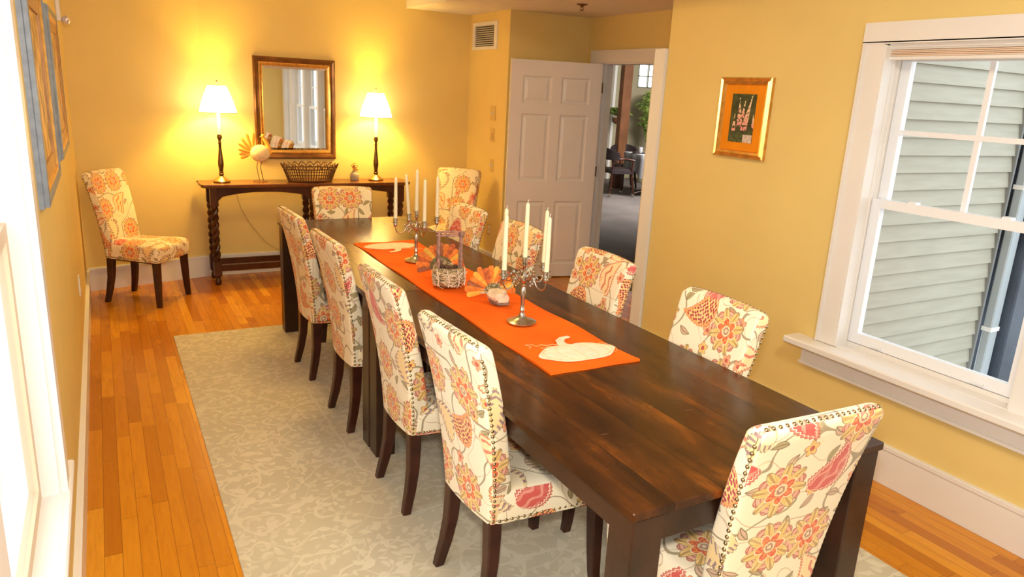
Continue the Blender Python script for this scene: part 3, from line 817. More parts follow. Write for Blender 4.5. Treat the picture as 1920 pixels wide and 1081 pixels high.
bk=thing('twig_basket','round straw and moss basket with a tall square twig handle on the runner','basket',(1.372,3.035,RZ),math.radians(-14))
b=MB(); b.lathe([(.040,0),(.060,.006),(.073,.030),(.076,.055),(.070,.080),(.058,.094),(.050,.088),(.045,.070),(.001,.064)],n=28,sx=1.0,sy=.85)
random.seed(3)
for i in range(len(b.v)):
    q=b.v[i]; b.v[i]=(q[0]*random.uniform(.96,1.05),q[1]*random.uniform(.96,1.05),max(0,q[2]+random.uniform(-.002,.002)))
b.build('bowl',M_moss,bk,70)
b=MB()
for k in range(300):
    a=random.uniform(0,2*PI); z=random.uniform(.010,.090); zr=math.sqrt(max(.1,1-((z-.05)/.062)**2)); r=(.040+.038*zr)*random.uniform(.98,1.06); da=random.uniform(.2,.5)*random.choice((-1,1)); dz=random.uniform(-.02,.02)
    b.tube([(r*math.cos(a+da*t),r*.87*math.sin(a+da*t),min(.1,max(.004,z+dz*t))) for t in (0,.5,1)],.0013,4)
b.build('straw_wrap',M_straw,bk,60)
b=MB()
for a in (-2.4,-1.75,-1.15,-.6):
    pts=[(.082*math.cos(a+.06*math.sin(q)),.070*math.sin(a+.06*math.sin(q)),.012+.016*q) for q in range(6)]; b.tube(pts,.0022,5)
    b.tube([pts[3],(.086*math.cos(a+.2),.073*math.sin(a+.2),.078)],.0018,5); b.tube([pts[2],(.086*math.cos(a-.16),.073*math.sin(a-.16),.060)],.0016,5)
b.build('pale_twigs',M_applique,bk,60)
M_twig=plain('reddish_twig',(.36,.20,.15),.7,nz=.4,nscale=50,bump=.4,bscale=90)
b=MB()
for sx in (-1,1):
    for dy in (-.010,.010):
        b.tube([(sx*.052,dy*1.6,.03),(sx*.052+random.uniform(-.003,.003),dy*1.2,.15),(sx*.052,dy,.262)],[.0075,.0070,.0065],7)
for dz in (.240,.256):
    b.tube([(-.066,0,dz),(0,.003,dz+random.uniform(-.003,.003)),(.068,0,dz)],.0055,7)
for sx in (-1,1):
    for a in range(4): b.tube([(sx*.052+.013*math.cos(a*1.57+k*.7),.013*math.sin(a*1.57+k*.7),.240+.005*k) for k in range(5)],.0016,5)
b.build('handle',M_twig,bk,60)
b=MB()
for k in range(7): b.ell((random.uniform(-.035,.035),random.uniform(-.03,.03),.086+random.uniform(0,.012)),(.013,.012,.012),8,6,.08)
b.build('pine_cones',plain('dark_pine_cone',(.10,.045,.025),.8,nz=.4,nscale=80),bk,60)
# ------------------------------------------------------------------ CONSOLE TABLE
CT=.83
cs=thing('console_table','long dark wooden console with twisted legs and arched apron against the far wall','console table',(1.54,6.41,0))
def console():
    hx=.86; y0,y1=-.165,.150
    # shaped top
    n=12; out=[]
    for i in range(n+1):
        t=i/n; x=-hx+2*hx*t; out.append((x,y0-.0))
    ring=[]
    for x,y in out: ring.append((x,y))
    ring+= [(hx+.025,y0+.03),(hx+.018,y0+.08),(hx+.030,0),(hx+.018,y1-.04),(hx+.025,y1-.01),(hx,y1)]
    ring+= [(-hx,y1),(-hx-.025,y1-.01),(-hx-.018,y1-.04),(-hx-.030,0),(-hx-.018,y0+.08),(-hx-.025,y0+.03)]
    b=MB(); rings=[]
    for z,s_ in ((CT-.026,.975),(CT-.020,.990),(CT-.012,1.0),(CT-.004,1.0),(CT,.995)): rings.append([(x*(1-(1-s_)*.5),y*s_,z) for x,y in ring])
    b.loft(rings); b.build('top',M_contop,cs)
    # arched apron, front and back, two bays
    b=MB()
    for yy in (y0+.022,y1-.040):
        for xa,xb in ((-.79,0),(0,.79)):
            n=24; top=[];bot=[]
            for i in range(n+1):
                t=i/n; x=xa+(xb-xa)*t; a=abs(2*t-1)
                zz=.765-.050*max(0,(a-.08)/.92)**2.0
                if a>.90: zz=.700-.0*(a)
                bot.append((x,zz)); top.append((x,CT-.026))
            for i in range(n):
                p=[bot[i],bot[i+1],top[i+1],top[i]]
                b.add([(q[0],yy,q[1]) for q in p]+[(q[0],yy+.02,q[1]) for q in p],[(0,1,2,3),(4,7,6,5),(0,4,5,1),(1,5,6,2),(2,6,7,3),(3,7,4,0)])
    for sx in (-.80,.78): b.box(sx,sx+.02,y0+.04,y1-.04,.70,CT-.026)
    b.build('apron',M_console,cs)
    for x in (-.79,0,.79):
        for y in (y0+.032,y1-.032):
            l=MB(); l.bbox(x-.030,x+.030,y-.030,y+.030,.655,CT-.026,.004)
            # barley twist: two strands
            for ph in (0,PI):
                pts=[(x+.013*math.cos(ph+k*.42),y+.013*math.sin(ph+k*.42),.200+k*(.455/56)) for k in range(57)]
                l.tube(pts,.0175,8)
            l.lathe([(.028,.19),(.030,.198),(.024,.205)],(x,y,0),16); l.lathe([(.024,.648),(.030,.652),(.028,.66)],(x,y,0),16)
            l.bbox(x-.030,x+.030,y-.030,y+.030,.075,.195,.004)
            l.lathe([(.020,0),(.024,.012),(.026,.03),(.020,.05),(.014,.058),(.024,.068),(.026,.078)],(x,y,0),16)
            l.build('leg',M_console,cs,40)
    b=MB()
    for y in (y0+.032,y1-.032): b.box(-.765,.765,y-.012,y+.012,.115,.165)
    for x in (-.79,0,.79): b.box(x-.012,x+.012,y0+.06,y1-.06,.115,.165)
    b.build('stretcher',M_console,cs)
console()
# cord behind the console
cd=MB(); pts=[(.95,6.585,.80),(.97,6.58,.70),(1.00,6.59,.58),(1.06,6.592,.46),(1.13,6.592,.36),(1.20,6.590,.27),(1.28,6.585,.21),(1.38,6.575,.175),(1.48,6.57,.175),(1.56,6.56,.19)]
cd.tube(pts,.0022,6); tag(cd.build('lamp_cord',plain('brown_cord',(.35,.22,.09),.6),None,60),'thin brown lamp cord hanging down the wall behind the console','cord')
# ------------------------------------------------------------------ LAMPS
def make_lamp():
    root=thing('table_lamp','','table lamp')
    MB().lathe([(.064,0),(.068,.004),(.068,.012),(.062,.018),(.050,.024),(.040,.034),(.026,.042),(.018,.050)],n=28).build('base',M_brass,root,40)
    MB().lathe([(.018,.048),(.016,.056),(.020,.062),(.020,.070),(.014,.076),(.019,.084),(.014,.092),(.017,.105),(.022,.135),(.023,.160),(.019,.20),(.013,.26),(.011,.31),(.016,.318),(.011,.326),(.012,.345),(.019,.352),(.021,.372),(.016,.384),(.016,.386)],n=20).build('stem',M_lampmetal,root,40)
    MB().lathe([(.0125,.386),(.0125,.56),(.009,.565)],n=16).build('candle_sleeve',M_sleeve,root,40)
    n=40; b=MB()
    def rad(z): 
        t=(z-.560)/.21; return .142-.074*t+.006*math.sin(PI*t)
    prof=[(rad(.560+.21*k/8),.560+.21*k/8) for k in range(9)]
    inner=[(r-.002,z) for r,z in prof[::-1]]
    rings=[[(r*math.cos(2*PI*k/n)*(1+.006*(k%2)),r*math.sin(2*PI*k/n)*(1+.006*(k%2)),z) for k in range(n)] for r,z in prof+inner]
    b.loft(rings,closed=True); sh=b.build('lamp_shade',M_shade,root,50)
    b=MB()
    for z in (.560,.770): b.tube([((rad(z)+.001)*math.cos(2*PI*k/40),(rad(z)+.001)*math.sin(2*PI*k/40),z) for k in range(40)],.0028,6,closed=True)
    b.build('trim_ring',M_shadetrim,sh,60)
    b=MB(); b.lathe([(.003,.56),(.003,.79)],n=8); b.lathe([(.002,.785),(.006,.79),(.004,.797),(.006,.803),(.001,.812)],n=12)
    for a in (0,2.1,4.2): b.tube([(0,0,.768),(.066*math.cos(a),.066*math.sin(a),.768)],.0015,6)
    b.build('finial',M_brass,root,50)
    b=MB(); b.ell((0,0,.625),(.022,.022,.035)); 
    g=G('lit_bulb'); m=g.finish((1,.9,.7),.5,emis=(1,.72,.36),estr=12) if 'lit_bulb_done' not in bpy.data.materials else None
    b.build('bulb',m,root,60)
    return root
lp=make_lamp(); lp.location=(.835,6.42,CT)
tag(lp,'lit brass candlestick lamp with a white shade left of the mirror','table lamp','lamps on the console')
lp2=copy_tree(lp); lp2.location=(2.150,6.42,CT)
tag(lp2,'lit brass candlestick lamp with a white shade right of the mirror','table lamp','lamps on the console')
# ------------------------------------------------------------------ MIRROR
def rect_frame(b,w,h,prof,plane='y'):
    """prof: list of (inset, out) -> frame in local XZ plane, facing -Y"""
    rings=[]
    for ins,out in prof:
        a=w/2-ins; c=h/2-ins; rings.append([(-a,-out,-c),(a,-out,-c),(a,-out,c),(-a,-out,c)])
    b.loft(rings,cap=False); return b
mr=thing('wall_mirror','large wall mirror in a bronze and gold frame between the two lamps','mirror',(1.492,YF,1.428))
rect_frame(MB(),.690,.846,[(0,0),(0,.022),(.012,.034),(.030,.030),(.044,.022)]).build('outer_frame',M_bronze,mr)
rect_frame(MB(),.602,.758,[(0,0),(0,.022),(.010,.026),(.022,.022),(.030,.016),(.030,.0)]).build('inner_frame',M_gold,mr)
b=MB(); b.loft([[(-.275,-.0128,-.353),(.275,-.0128,-.353),(.275,-.0128,.353),(-.275,-.0128,.353)],[(-.253,-.0160,-.331),(.253,-.0160,-.331),(.253,-.0160,.331),(-.253,-.0160,.331)]],cap=False)
b.add([(-.253,-.0160,-.331),(.253,-.0160,-.331),(.253,-.0160,.331),(-.253,-.0160,.331)],[(0,1,2,3)]); b.build('mirror_glass',M_mirror,mr)
MB().box(-.28,.28,-.012,0,-.36,.36).build('backing',M_bronze,mr)
# ------------------------------------------------------------------ CONSOLE ORNAMENTS
M_pf=plain('painted_orange_feather',(.86,.42,.06),.6,nz=.12,nscale=30)
M_body=plain('cream_weathered_wood',(.80,.62,.38),.7,nz=.15,nscale=30,bump=.3,bscale=50)
tk=thing('turkey_statue','tall orange and cream turkey statue on wire legs left of the wicker basket','statue',(1.13,6.43,CT))
b=MB(); b.ell((.02,0,.235),(.082,.055,.072),18,12,.0); b.build('body',M_body,tk,60)
for k in range(7):
    a=math.radians(-112+k*19); f=feather((.085,.09,.10,.115,.13,.145,.15)[k],.0135,.005)
    f.xf(Matrix.Translation((-.035,.004*(k%2),.235))@Matrix.Rotation(a,4,'Y')@Matrix.Translation((0,0,.025))); f.build('tail_feather',M_pf,tk,60)
b=MB(); b.tube([(.082,0,.235),(.092,0,.28),(.075,0,.32),(.052,0,.358),(.050,0,.37)],[.030,.020,.014,.012,.010],10); b.build('neck',M_pf,tk,60)
b=MB(); b.ell((.046,0,.378),(.017,.013,.016)); b.tube([(.04,0,.378),(.018,0,.368)],[.007,.001],6); b.build('head',M_pf,tk,60)
b=MB()
for sx in (0,.03): 
    b.tube([(sx,0,.170),(sx-.012,0,.12),(sx-.002,0,.06),(sx+.008,0,.004)],.0032,7)
b.build('wire_legs',plain('rusted_wire',(.20,.10,.05),.6,metal=.5),tk,60)
b=MB(); b.lathe([(.058,0),(.058,.004),(.05,.006)],(.01,0,0),24,1,.7); b.build('stand',bpy.data.materials['rusted_wire'],tk,40)
# openwork basket
bs=thing('wicker_basket','dark openwork basket with a looped rim under the mirror','basket',(1.555,6.405,CT))
M_wk=plain('dark_wicker',(.11,.040,.012),.45,nz=.35,nscale=60)
def ov(r,z,a,ry=.62): return (r*math.cos(a),r*ry*math.sin(a),z)
b=MB(); b.lathe([(.180,0),(.186,.006),(.18,.012)],(0,0,0),36,1,.62); b.build('bottom',M_wk,bs)
b=MB(); N=56
for k in range(N):
    a=2*PI*k/N; b.tube([ov(.184,.006,a),ov(.205,.06,a),ov(.226,.115,a)],.0042,5)
b.build('spokes',M_wk,bs,60)
b=MB()
for r,z,q in ((.184,.012,.007),(.207,.064,.004),(.224,.112,.006)): b.tube([ov(r,z,2*PI*k/48) for k in range(48)],q,7,closed=True)
b.build('hoops',M_wk,bs,60)
b=MB(); NL=22
for k in range(NL):
    a0=2*PI*k/NL; pts=[]
    for i in range(11):
        t=i/10; a=a0+(t-.5)*2*PI/NL*1.15; z=.112+.042*math.sin(PI*t); pts.append(ov(.226+.020*math.sin(PI*t),z,a))
    b.tube(pts,.0040,6)
    b.tube([ov(.226,.112,a0),ov(.238,.142,a0)],.003,5)
b.build('rim_loops',M_wk,bs,60)
# little jar with dried flowers
jr=thing('flower_jar','small grey jar holding dried orange flowers beside the right lamp','jar',(1.955,6.43,CT))
MB().lathe([(.030,0),(.036,.004),(.040,.02),(.040,.05),(.034,.066),(.024,.074),(.022,.082),(.018,.082),(.018,.07),(.001,.068)],n=22).build('jar',plain('grey_glazed_jar',(.46,.40,.32),.35,nz=.2,nscale=20),jr,50)
random.seed(11); b=MB()
for k in range(26):
    a=random.uniform(0,2*PI); r=random.uniform(0,.026); b.ell((r*math.cos(a),r*math.sin(a),.09+random.uniform(0,.065)*(1-r*12)),(.011,.011,.009),8,5,.2)
b.build('dried_flowers',plain('dried_orange_flower',(.72,.36,.10),.85,nz=.4,nscale=90),jr,60)
# ------------------------------------------------------------------ FRAMED FLOWER PICTURE (right wall)
def flower_art():
    g=G('foxglove_painting'); x,y,z=g.sep(g.coord())
    n=g.noise(g.comb(y,z),22,4,.6,.5); n2=g.noise(g.comb(y+2.0,z),60,3)
    col=g.ramp(n,[(.3,(.018,.022,.012)),(.5,(.05,.06,.025)),(.7,(.10,.11,.04)),(.85,(.22,.20,.10))])
    col=g.mix(g.smooth(z,-.04,-.12)*g.smooth(n2,.4,.6),col,(.10,.13,.06))
    for (yc,zt,zb,lean,w) in ((.020,.105,-.045,.10,.017),(-.030,.125,-.065,-.22,.018),(.055,.02,-.07,.0,.010),(-.078,.02,-.05,0,.009),(.0,.09,.0,-.1,.008)):
        cy=y-yc-z*lean; t=(z*-1+zt)*(1/(zt-zb))
        wid=g.smooth(t,0,1)*w+.003
        v=g.n('ShaderNodeTexVoronoi',voronoi_dimensions='2D'); v.inputs['Scale'].default_value=75; g.link(v.inputs['Vector'],g.comb(y,z))
        bl=E(g,v.outputs['Distance'])<.55
        m=(cy.abs()<wid)*(t>0)*(t<1)*bl
        col=g.mix(m,col,g.mix(t,(.80,.72,.40),(.80,.30,.28)))
    return g.finish(col,.5)
pf=thing('framed_picture','small gilt-framed painting of pink foxgloves on the right wall','picture',(XR,2.937,1.589))
def wallframe(parent,w,h,prof,m,name,side=-1):
    b=MB(); rings=[]
    for ins,out in prof:
        a=w/2-ins; c=h/2-ins; rings.append([(side*out,-a,-c),(side*out,a,-c),(side*out,a,c),(side*out,-a,c)])
    b.loft(rings,cap=False); return b.build(name,m,parent)
wallframe(pf,.362,.420,[(0,0),(0,.020),(.006,.026),(.014,.018),(.022,.026),(.034,.022),(.040,.010)],M_gold,'frame')
MB().box(-.011,0,-.142,.142,-.171,.171).build('mat_board',M_goldmat,pf)
MB().box(-.014,-.010,-.083,.087,-.128,.125).build('painting',flower_art(),pf)
MB().box(-.0155,-.0139,-.083,-.020,-.128,-.086).build('caption_card',plain('pale_pink_card',(.62,.50,.42),.7,nz=.15,nscale=60),pf)
# ------------------------------------------------------------------ LEFT WALL PICTURES
M_gf=plain('blue_grey_frame',(.20,.24,.30),.4,nz=.15,nscale=30)
M_gw=plain('wood_liner',(.42,.22,.09),.45,nz=.2,nscale=15)
M_art=plain('golden_landscape_canvas',(.50,.30,.10),.5,nz=.55,nscale=14)
def lpic(label,y0,y1,z0,z1,d):
    r=thing('framed_picture',label,'picture',(XL,(y0+y1)/2,(z0+z1)/2),0,'grey framed pictures on the left wall')
    w=y1-y0; h=z1-z0
    wallframe(r,w,h,[(0,0),(0,d*.45),(.006,d*.55),(.006,d*.95),(.012,d),(.030,d),(.036,d*.7)],M_gf,'frame',1)
    wallframe(r,w-.072,h-.072,[(0,0),(0,d*.85),(.014,d*.85),(.022,d*.5)],M_gold,'gilt_liner',1)
    wallframe(r,w-.116,h-.116,[(0,0),(0,d*.6),(.05,d*.55),(.052,d*.3)],M_gw,'wood_liner',1)
    MB().box(0,d*.3,-w/2+.05,w/2-.05,-h/2+.05,h/2-.05).build('canvas',M_art,r)
    return r
lpic('large grey-edged framed picture nearest the left window',2.64,3.50,1.24,1.96,.030)
lpic('grey-edged framed picture on the left wall, farther one near the corner',4.15,5.05,1.235,1.95,.018)
# alarm light
al=thing('alarm_strobe','small white wall strobe unit high on the left wall by the corner','alarm',(XL,5.55,1.99))
MB().bbox(0,.026,-.045,.045,-.045,.085,.005).build('housing',M_trim,al)
b=MB(); b.ell((.050,0,-.035),(.024,.030,.028)); b.build('lens',plain('clear_strobe_lens',(.75,.75,.95),.05,metal=.7),al,60)
b=MB()
for k in range(5): b.box(.0255,.027,-.02,.02,.02+k*.012,.026+k*.012)
b.build('speaker_slots',M_bronze,al)
# ------------------------------------------------------------------ VENT, SWITCHES, OUTLETS
vt=thing('air_vent','cream louvred air return grille high on the orange-lit wall','vent',(3.15,6.31,2.147))
b=MB(); w,h=.245,.120
b.box(-.012,0,-w,w,h-.028,h); b.box(-.012,0,-w,w,-h,-h+.028); b.box(-.012,0,-w,-w+.05,-h+.028,h-.028); b.box(-.012,0,w-.05,w,-h+.028,h-.028)
b.build('vent_frame',M_trim,vt)
MB().box(-.002,0,-w+.05,w-.05,-h+.028,h-.028).build('duct_opening',plain('dark_duct',(.05,.03,.02),.9),vt)
for k in range(10):
    z=-h+.036+k*.0185; s=MB(); s.add([(-.011,-w+.05,z),(-.011,w-.05,z),(-.002,w-.05,z+.009),(-.002,-w+.05,z+.009),(-.011,-w+.05,z+.002),(-.011,w-.05,z+.002),(-.002,w-.05,z+.011),(-.002,-w+.05,z+.011)],[(0,1,2,3),(4,7,6,5),(0,4,5,1),(1,5,6,2),(2,6,7,3),(3,7,4,0)]); s.build('slat',M_trim,vt)
M_plate=plain('almond_plate',(.66,.46,.16),.45)
def plate(name,label,cat,x,y,z,side,hw=.036,hh=.058,kind='toggle'):
    r=thing(name,label,cat,(x,y,z))
    a,c=sorted((0,side*.006)); MB().bbox(a,c,-hw,hw,-hh,hh,.0015).build('cover_plate',M_plate if side<0 else M_trim,r)
    if kind=='toggle': a,c=sorted((side*.006,side*.016)); MB().box(a,c,-.006,.006,-.012,.012).build('toggle',M_trim,r)
    elif kind=='dial': a,c=sorted((side*.006,side*.020)); MB().bbox(a,c,-.02,.02,-.035,.02,.002).build('dial',M_plate,r)
    else:
        for dz in (-.022,.022): a,c=sorted((side*.006,side*.008)); MB().box(a,c,-.016,.016,dz-.014,dz+.014).build('socket',M_trim,r)
    return r
plate('light_switch','upper wall plate beside the open door, highest of the column of plates','switch',3.15,6.09,1.470,-1,.05,.065)
plate('thermostat','almond thermostat with a small dial between the upper and lower wall plates','thermostat',3.15,6.085,1.275,-1,.04,.062,'dial')
plate('light_switch','lower light switch plate on the orange-lit wall, below the thermostat','switch',3.15,6.075,1.00,-1)
plate('wall_outlet','outlet near the floor on the orange-lit wall by the door','outlet',3.15,6.07,.40,-1,kind='outlet')
plate('wall_outlet','white outlet low on the left wall near the corner chair','outlet',XL,4.72,.47,1,kind='outlet')
# sprinkler
sp=thing('fire_sprinkler','small bronze fire sprinkler head on the low ceiling','sprinkler',(3.335,5.03,ZC))
MB().lathe([(.045,0),(.045,-.004),(.02,-.012),(.012,-.014)],n=20).build('escutcheon',M_bronze,sp,40)
b=MB(); b.lathe([(.010,-.012),(.012,-.02),(.008,-.024)],n=12); b.tube([(.011,0,-.02),(.013,0,-.035),(.003,0,-.045)],.003,6); b.tube([(-.011,0,-.02),(-.013,0,-.035),(-.003,0,-.045)],.003,6); b.lathe([(.004,-.042),(.018,-.046),(.018,-.048),(.004,-.05)],n=16)
b.build('sprinkler_head',M_bronze,sp,40)
# small white bracket at the foot of the left wall
bk=MB(); bk.box(-.148,-.140,1.62,1.66,.0,.03); bk.box(-.148,-.120,1.62,1.628,.022,.030); tag(bk.build('door_stop',M_trim),'tiny white bracket on the floor by the left baseboard','door stop')
# ------------------------------------------------------------------ ROOM BEYOND THE DOORWAY
M_carpet=plain('grey_carpet',(.17,.148,.142),.95,nz=.12,nscale=2,bump=.3,bscale=300)
struct(MB().box(4.03,13.5,3.62,13.2,-.06,0).build('floor',M_carpet))
M_olive_w=paint('olive_beige_paint',(.42,.375,.25))
struct(MB().box(XD+.13,9.95,12.7,12.85,0,2.75).build('wall_beyond',M_olive_w))
wallobj('wall_beyond_window',[(9.95,13.5,12.7,12.85,0,1.90),(9.95,13.5,12.7,12.85,2.62,2.75),(12.3,13.5,12.7,12.85,1.9,2.62)],M_olive_w)
wallobj('wall_beyond_right',[(13.5,13.65,3.5,12.85,0,2.75),(4.1,13.5,3.45,3.6,0,2.75)],M_olive_w)
wallobj('wall_beyond_left',[(XD+.13,XD+.14,YF,12.7,0,2.75)],M_olive_w)
struct(MB().box(XD+.13,13.65,3.45,12.85,2.75,2.85).build('ceiling',M_ceil))
# gridded window high in the far wall
wr=sroot('window_6'); b=MB()
for x in [9.96+k*.26 for k in range(10)]: b.box(x-.015,x+.015,12.70,12.74,1.9,2.62)
for z in (1.905,2.13,2.37,2.61): b.box(9.95,12.3,12.70,12.74,z-.012,z+.012)
b.build('window_frame',plain('grey_muntins',(.45,.45,.36),.5),wr)
MB().box(9.95,12.3,12.75,12.755,1.9,2.62).build('pane',M_glass,wr)
# timber column
b=MB(); b.bbox(8.49,8.69,11.24,11.37,0,2.75,.008)
cc=b.build('timber_column',plain('brown_timber',(.15,.058,.022),.5,nz=.2,nscale=4)); tag(cc,'brown timber column in the room beyond the doorway','column')
# pale vertical trim at the left of the view through the door
struct(MB().box(9.27,9.33,12.60,12.70,.0,2.75).build('trim_10',M_trim))
# palm
M_leafg=plain('palm_green',(.26,.36,.08),.45,nz=.5,nscale=8)
M_stem=plain('palm_stem',(.34,.30,.14),.6,nz=.3)
def palm(label,c,n,H,pot,seed,hang=False):
    random.seed(seed); r=thing('potted_palm' if not hang else 'hanging_plant',label,'plant',c)
    fr=MB(); st=MB()
    for k in range(n):
        a=random.uniform(0,2*PI); h0=random.uniform(.55,1.0)*H; sp=random.uniform(.10,.34)*(1 if not hang else .8)
        P=[]
        for i in range(13):
            t=i/12; P.append(Vector((math.cos(a)*sp*t**1.7,math.sin(a)*sp*t**1.7,h0*(math.sin(t*1.75)/math.sin(1.75) if t<.9 else math.sin(t*1.75)/math.sin(1.75))+pot)))
        st.tube([tuple(p) for p in P],[.008*(1-i/15) for i in range(13)],5)
        for i in range(5,13):
            d=(P[i]-P[i-1]).normalized(); side=d.cross(Vector((0,0,1))).normalized()
            for s_ in (-1,1):
                for jj in (0,.5):
                    q=P[i]-(P[i]-P[i-1])*jj; Lf=.17*random.uniform(.8,1.2)*math.sin(PI*(i-3)/11)
                    tip=q+side*s_*Lf*.8+d*Lf*.6+Vector((0,0,-Lf*.35)); w=d*.012
                    up=Vector((0,0,.0015))
                    fr.add([q-w,q+w,tip,q+up*2],[(0,1,2),(0,2,3),(1,3,2)])
    fr.build('fronds',M_leafg,r); st.build('stems',M_stem,r,60)
    if not hang: MB().lathe([(.13,0),(.15,.02),(.19,.30),(.20,.32),(.17,.32),(.16,.28),(.001,.27)],n=24).build('pot',plain('pale_pot',(.5,.42,.3),.5),r,40)
    else:
        MB().lathe([(.05,.02),(.10,.06),(.11,.14),(.09,.14),(.001,.10)],n=16).build('pot',bpy.data.materials['brown_timber'],r,40)
    return r
palm('tall feathery green palm in the room beyond the doorway, right of the timber column',(9.74,11.9,0),85,1.52,.28,5)
pl=palm('small dark green plant on the wall left of the timber column, seen through the doorway',(9.02,12.05,1.14),34,.24,.10,9,True)
b=MB(); b.tube([(0,0,.1),(0,0,1.52)],.004,6); b.build('hanger',M_stem,pl)
# restaurant table with grey cloth
def cloth_table():
    r=thing('pedestal_table','dark pedestal table under a grey cloth in the room beyond the doorway','table',(8.43,10.22,0),math.radians(-10))
    MB().box(-.34,.34,-.34,.34,.70,.735).build('tabletop',M_tableside,r)
    b=MB(); b.tube([(0,0,.08),(0,0,.70)],.045,12)
    for k in range(4):
        a=k*PI/2; b.tube([(0,0,.10),(.2*math.cos(a),.2*math.sin(a),.06),(.33*math.cos(a),.33*math.sin(a),.02)],[.04,.03,.02],8)
    b.build('pedestal',M_tableside,r,50); return r
cloth_table()
b=MB(); n=96; rings=[]
def sq(th): return 1/max(abs(math.cos(th)),abs(math.sin(th)))
for (h,zt,f) in ((.01,.742,0),(.345,.742,0),(.355,.735,.1),(.362,.66,.5),(.372,.56,.9),(.382,.44,1.2)):
    ring=[]
    for k in range(n):
        th=2*PI*k/n; q=min(sq(th),1.36); cr=(q-1)/.36; fold=.016*f*math.sin(10*th)*(1-cr*.5)
        r=h*q+fold-(.03*f*cr); ring.append((r*math.cos(th),r*math.sin(th),zt-(.10*cr**2 if zt<.5 else (.05*cr**2 if zt<.6 else 0))))
    rings.append(ring)
b.loft(rings,cap=False); o=b.build('tablecloth',plain('grey_tablecloth',(.20,.195,.205),.6),None,60); o.location=(8.43,10.22,0); o.rotation_euler=(0,0,math.radians(-10)); tag(o,'grey cloth draped over the pedestal table beyond the doorway','tablecloth')
b=MB(); b.add([(-.34,-.34,.7425),(.34,-.34,.7425),(.34,.34,.7425),(-.34,.34,.7425),(-.34,-.34,.744),(.34,-.34,.744),(.34,.34,.744),(-.34,.34,.744)],[(0,3,2,1),(4,5,6,7),(0,1,5,4),(1,2,6,5),(2,3,7,6),(3,0,4,7)]); o=b.build('table_topper',plain('white_topper_cloth',(.55,.55,.58),.6)); o.location=(8.43,10.22,.0005); o.rotation_euler=(0,0,math.radians(-10)); tag(o,'pale square cover lying flat on the grey tablecloth','table cover')
M_gl=plain('clear_glassware',(.78,.80,.84),.08,trans=.6)
gc=[0]
for (dx,dy,l) in ((-.14,.10,'clear water glass on the grey-clothed table, left one of the two'),(-.10,-.06,'clear water glass on the grey-clothed table, right one of the two')):
    b=MB(); b.lathe([(.030,0),(.036,.10),(.034,.10),(.028,.006),(.001,.006)],n=18); o=b.build('water_glass',M_gl,None,50); o.location=(8.43+dx,10.22+dy,.7465); tag(o,l,'glass','water glasses on the grey cloth')
b=MB(); b.lathe([(.034,0),(.05,.02),(.055,.10),(.034,.15),(.032,.19),(.040,.21),(.036,.21),(.03,.19),(.03,.15),(.05,.10),(.001,.012)],n=20); o=b.build('glass_carafe',M_gl,None,50); o.location=(8.44,10.17,.7465); tag(o,'clear glass carafe on the grey clothed table beyond the doorway','carafe')
b=MB(); b.lathe([(.001,.0),(.10,.001),(.13,.014),(.128,.016),(.09,.005),(.001,.005)],n=24); o=b.build('dark_napkin_plate',M_tableside,None,50); o.location=(8.20,10.25,.7465); tag(o,'dark plate set on the left edge of the grey clothed table','plate')
# captain chairs on casters
M_blk=plain('black_leather',(.028,.020,.022),.42,nz=.2,nscale=20)
def captain():
    r=thing('captain_chair','','chair')
    b=MB(); b.loft([rrect(.20,.24,-.20,.24,.06,z) for z in (.40,.41,.455)]+[rrect(.16,.20,-.16,.20,.05,.485),rrect(.08,.10,-.08,.10,.03,.492)]); b.build('seat',M_blk,r,50)
    b=MB(); pts=[(.235*math.cos(a)*1.02,-.02+.235*math.sin(a),.655) for a in [math.radians(d) for d in range(-200,21,10)]]
    b.tube([(x,y,z) for x,y,z in [(-.25,.20,.635)]+pts+[(.25,.20,.635)]],.019,8); b.build('arm_rail',M_leg,r,60)
    b=MB(); A=[math.radians(d) for d in range(-165,-14,10)]
    rings=[]
    for a in A:
        cx,cy=math.cos(a),math.sin(a); hh=.17*math.sin(-a)**.5
        rings.append([(cx*.222,-.02+cy*.222,.63),(cx*.262,-.02+cy*.262,.63),(cx*.272,-.02+cy*.272,.66+hh),(cx*.232,-.02+cy*.232,.66+hh)])
    b.loft(rings); b.build('backrest',M_blk,r,50)
    for (x,y) in ((-.245,.18),(.245,.18),(-.17,-.175),(.17,-.175),(0,-.24)): MB().tube([(x*.92,y*.92,.42),(x,y,.64)],.016,8).build('arm_post',M_leg,r,50)
    for (x,y) in ((-.19,.20),(.19,.20),(-.17,-.17),(.17,-.17)):
        l=MB(); l.tube([(x*.95,y*.95,.41),(x*1.05,y*1.05,.25),(x*1.2,y*1.2,.065)],[.026,.023,.016],8); lo=l.build('leg',M_leg,r,50)
        w=MB(); w.tube([(x*1.2-.012,y*1.2,.028),(x*1.2+.012,y*1.2,.028)],.027,14); w.tube([(x*1.2,y*1.2,.03),(x*1.2,y*1.2,.07)],.010,8); w.build('caster',M_pewter,lo,40)
    return r
cp=captain(); cp.location=(7.83,10.36,0); cp.rotation_euler=(0,0,math.radians(-100)); tag(cp,'black leather captain chair on casters facing the grey clothed table, seen through the doorway','chair','captain chairs beyond the doorway')
cp2=copy_tree(cp); cp2.location=(8.50,11.05,0); cp2.rotation_euler=(0,0,math.radians(151)); tag(cp2,'black captain chair behind the grey clothed table, only its back rail in view','chair','captain chairs beyond the doorway')
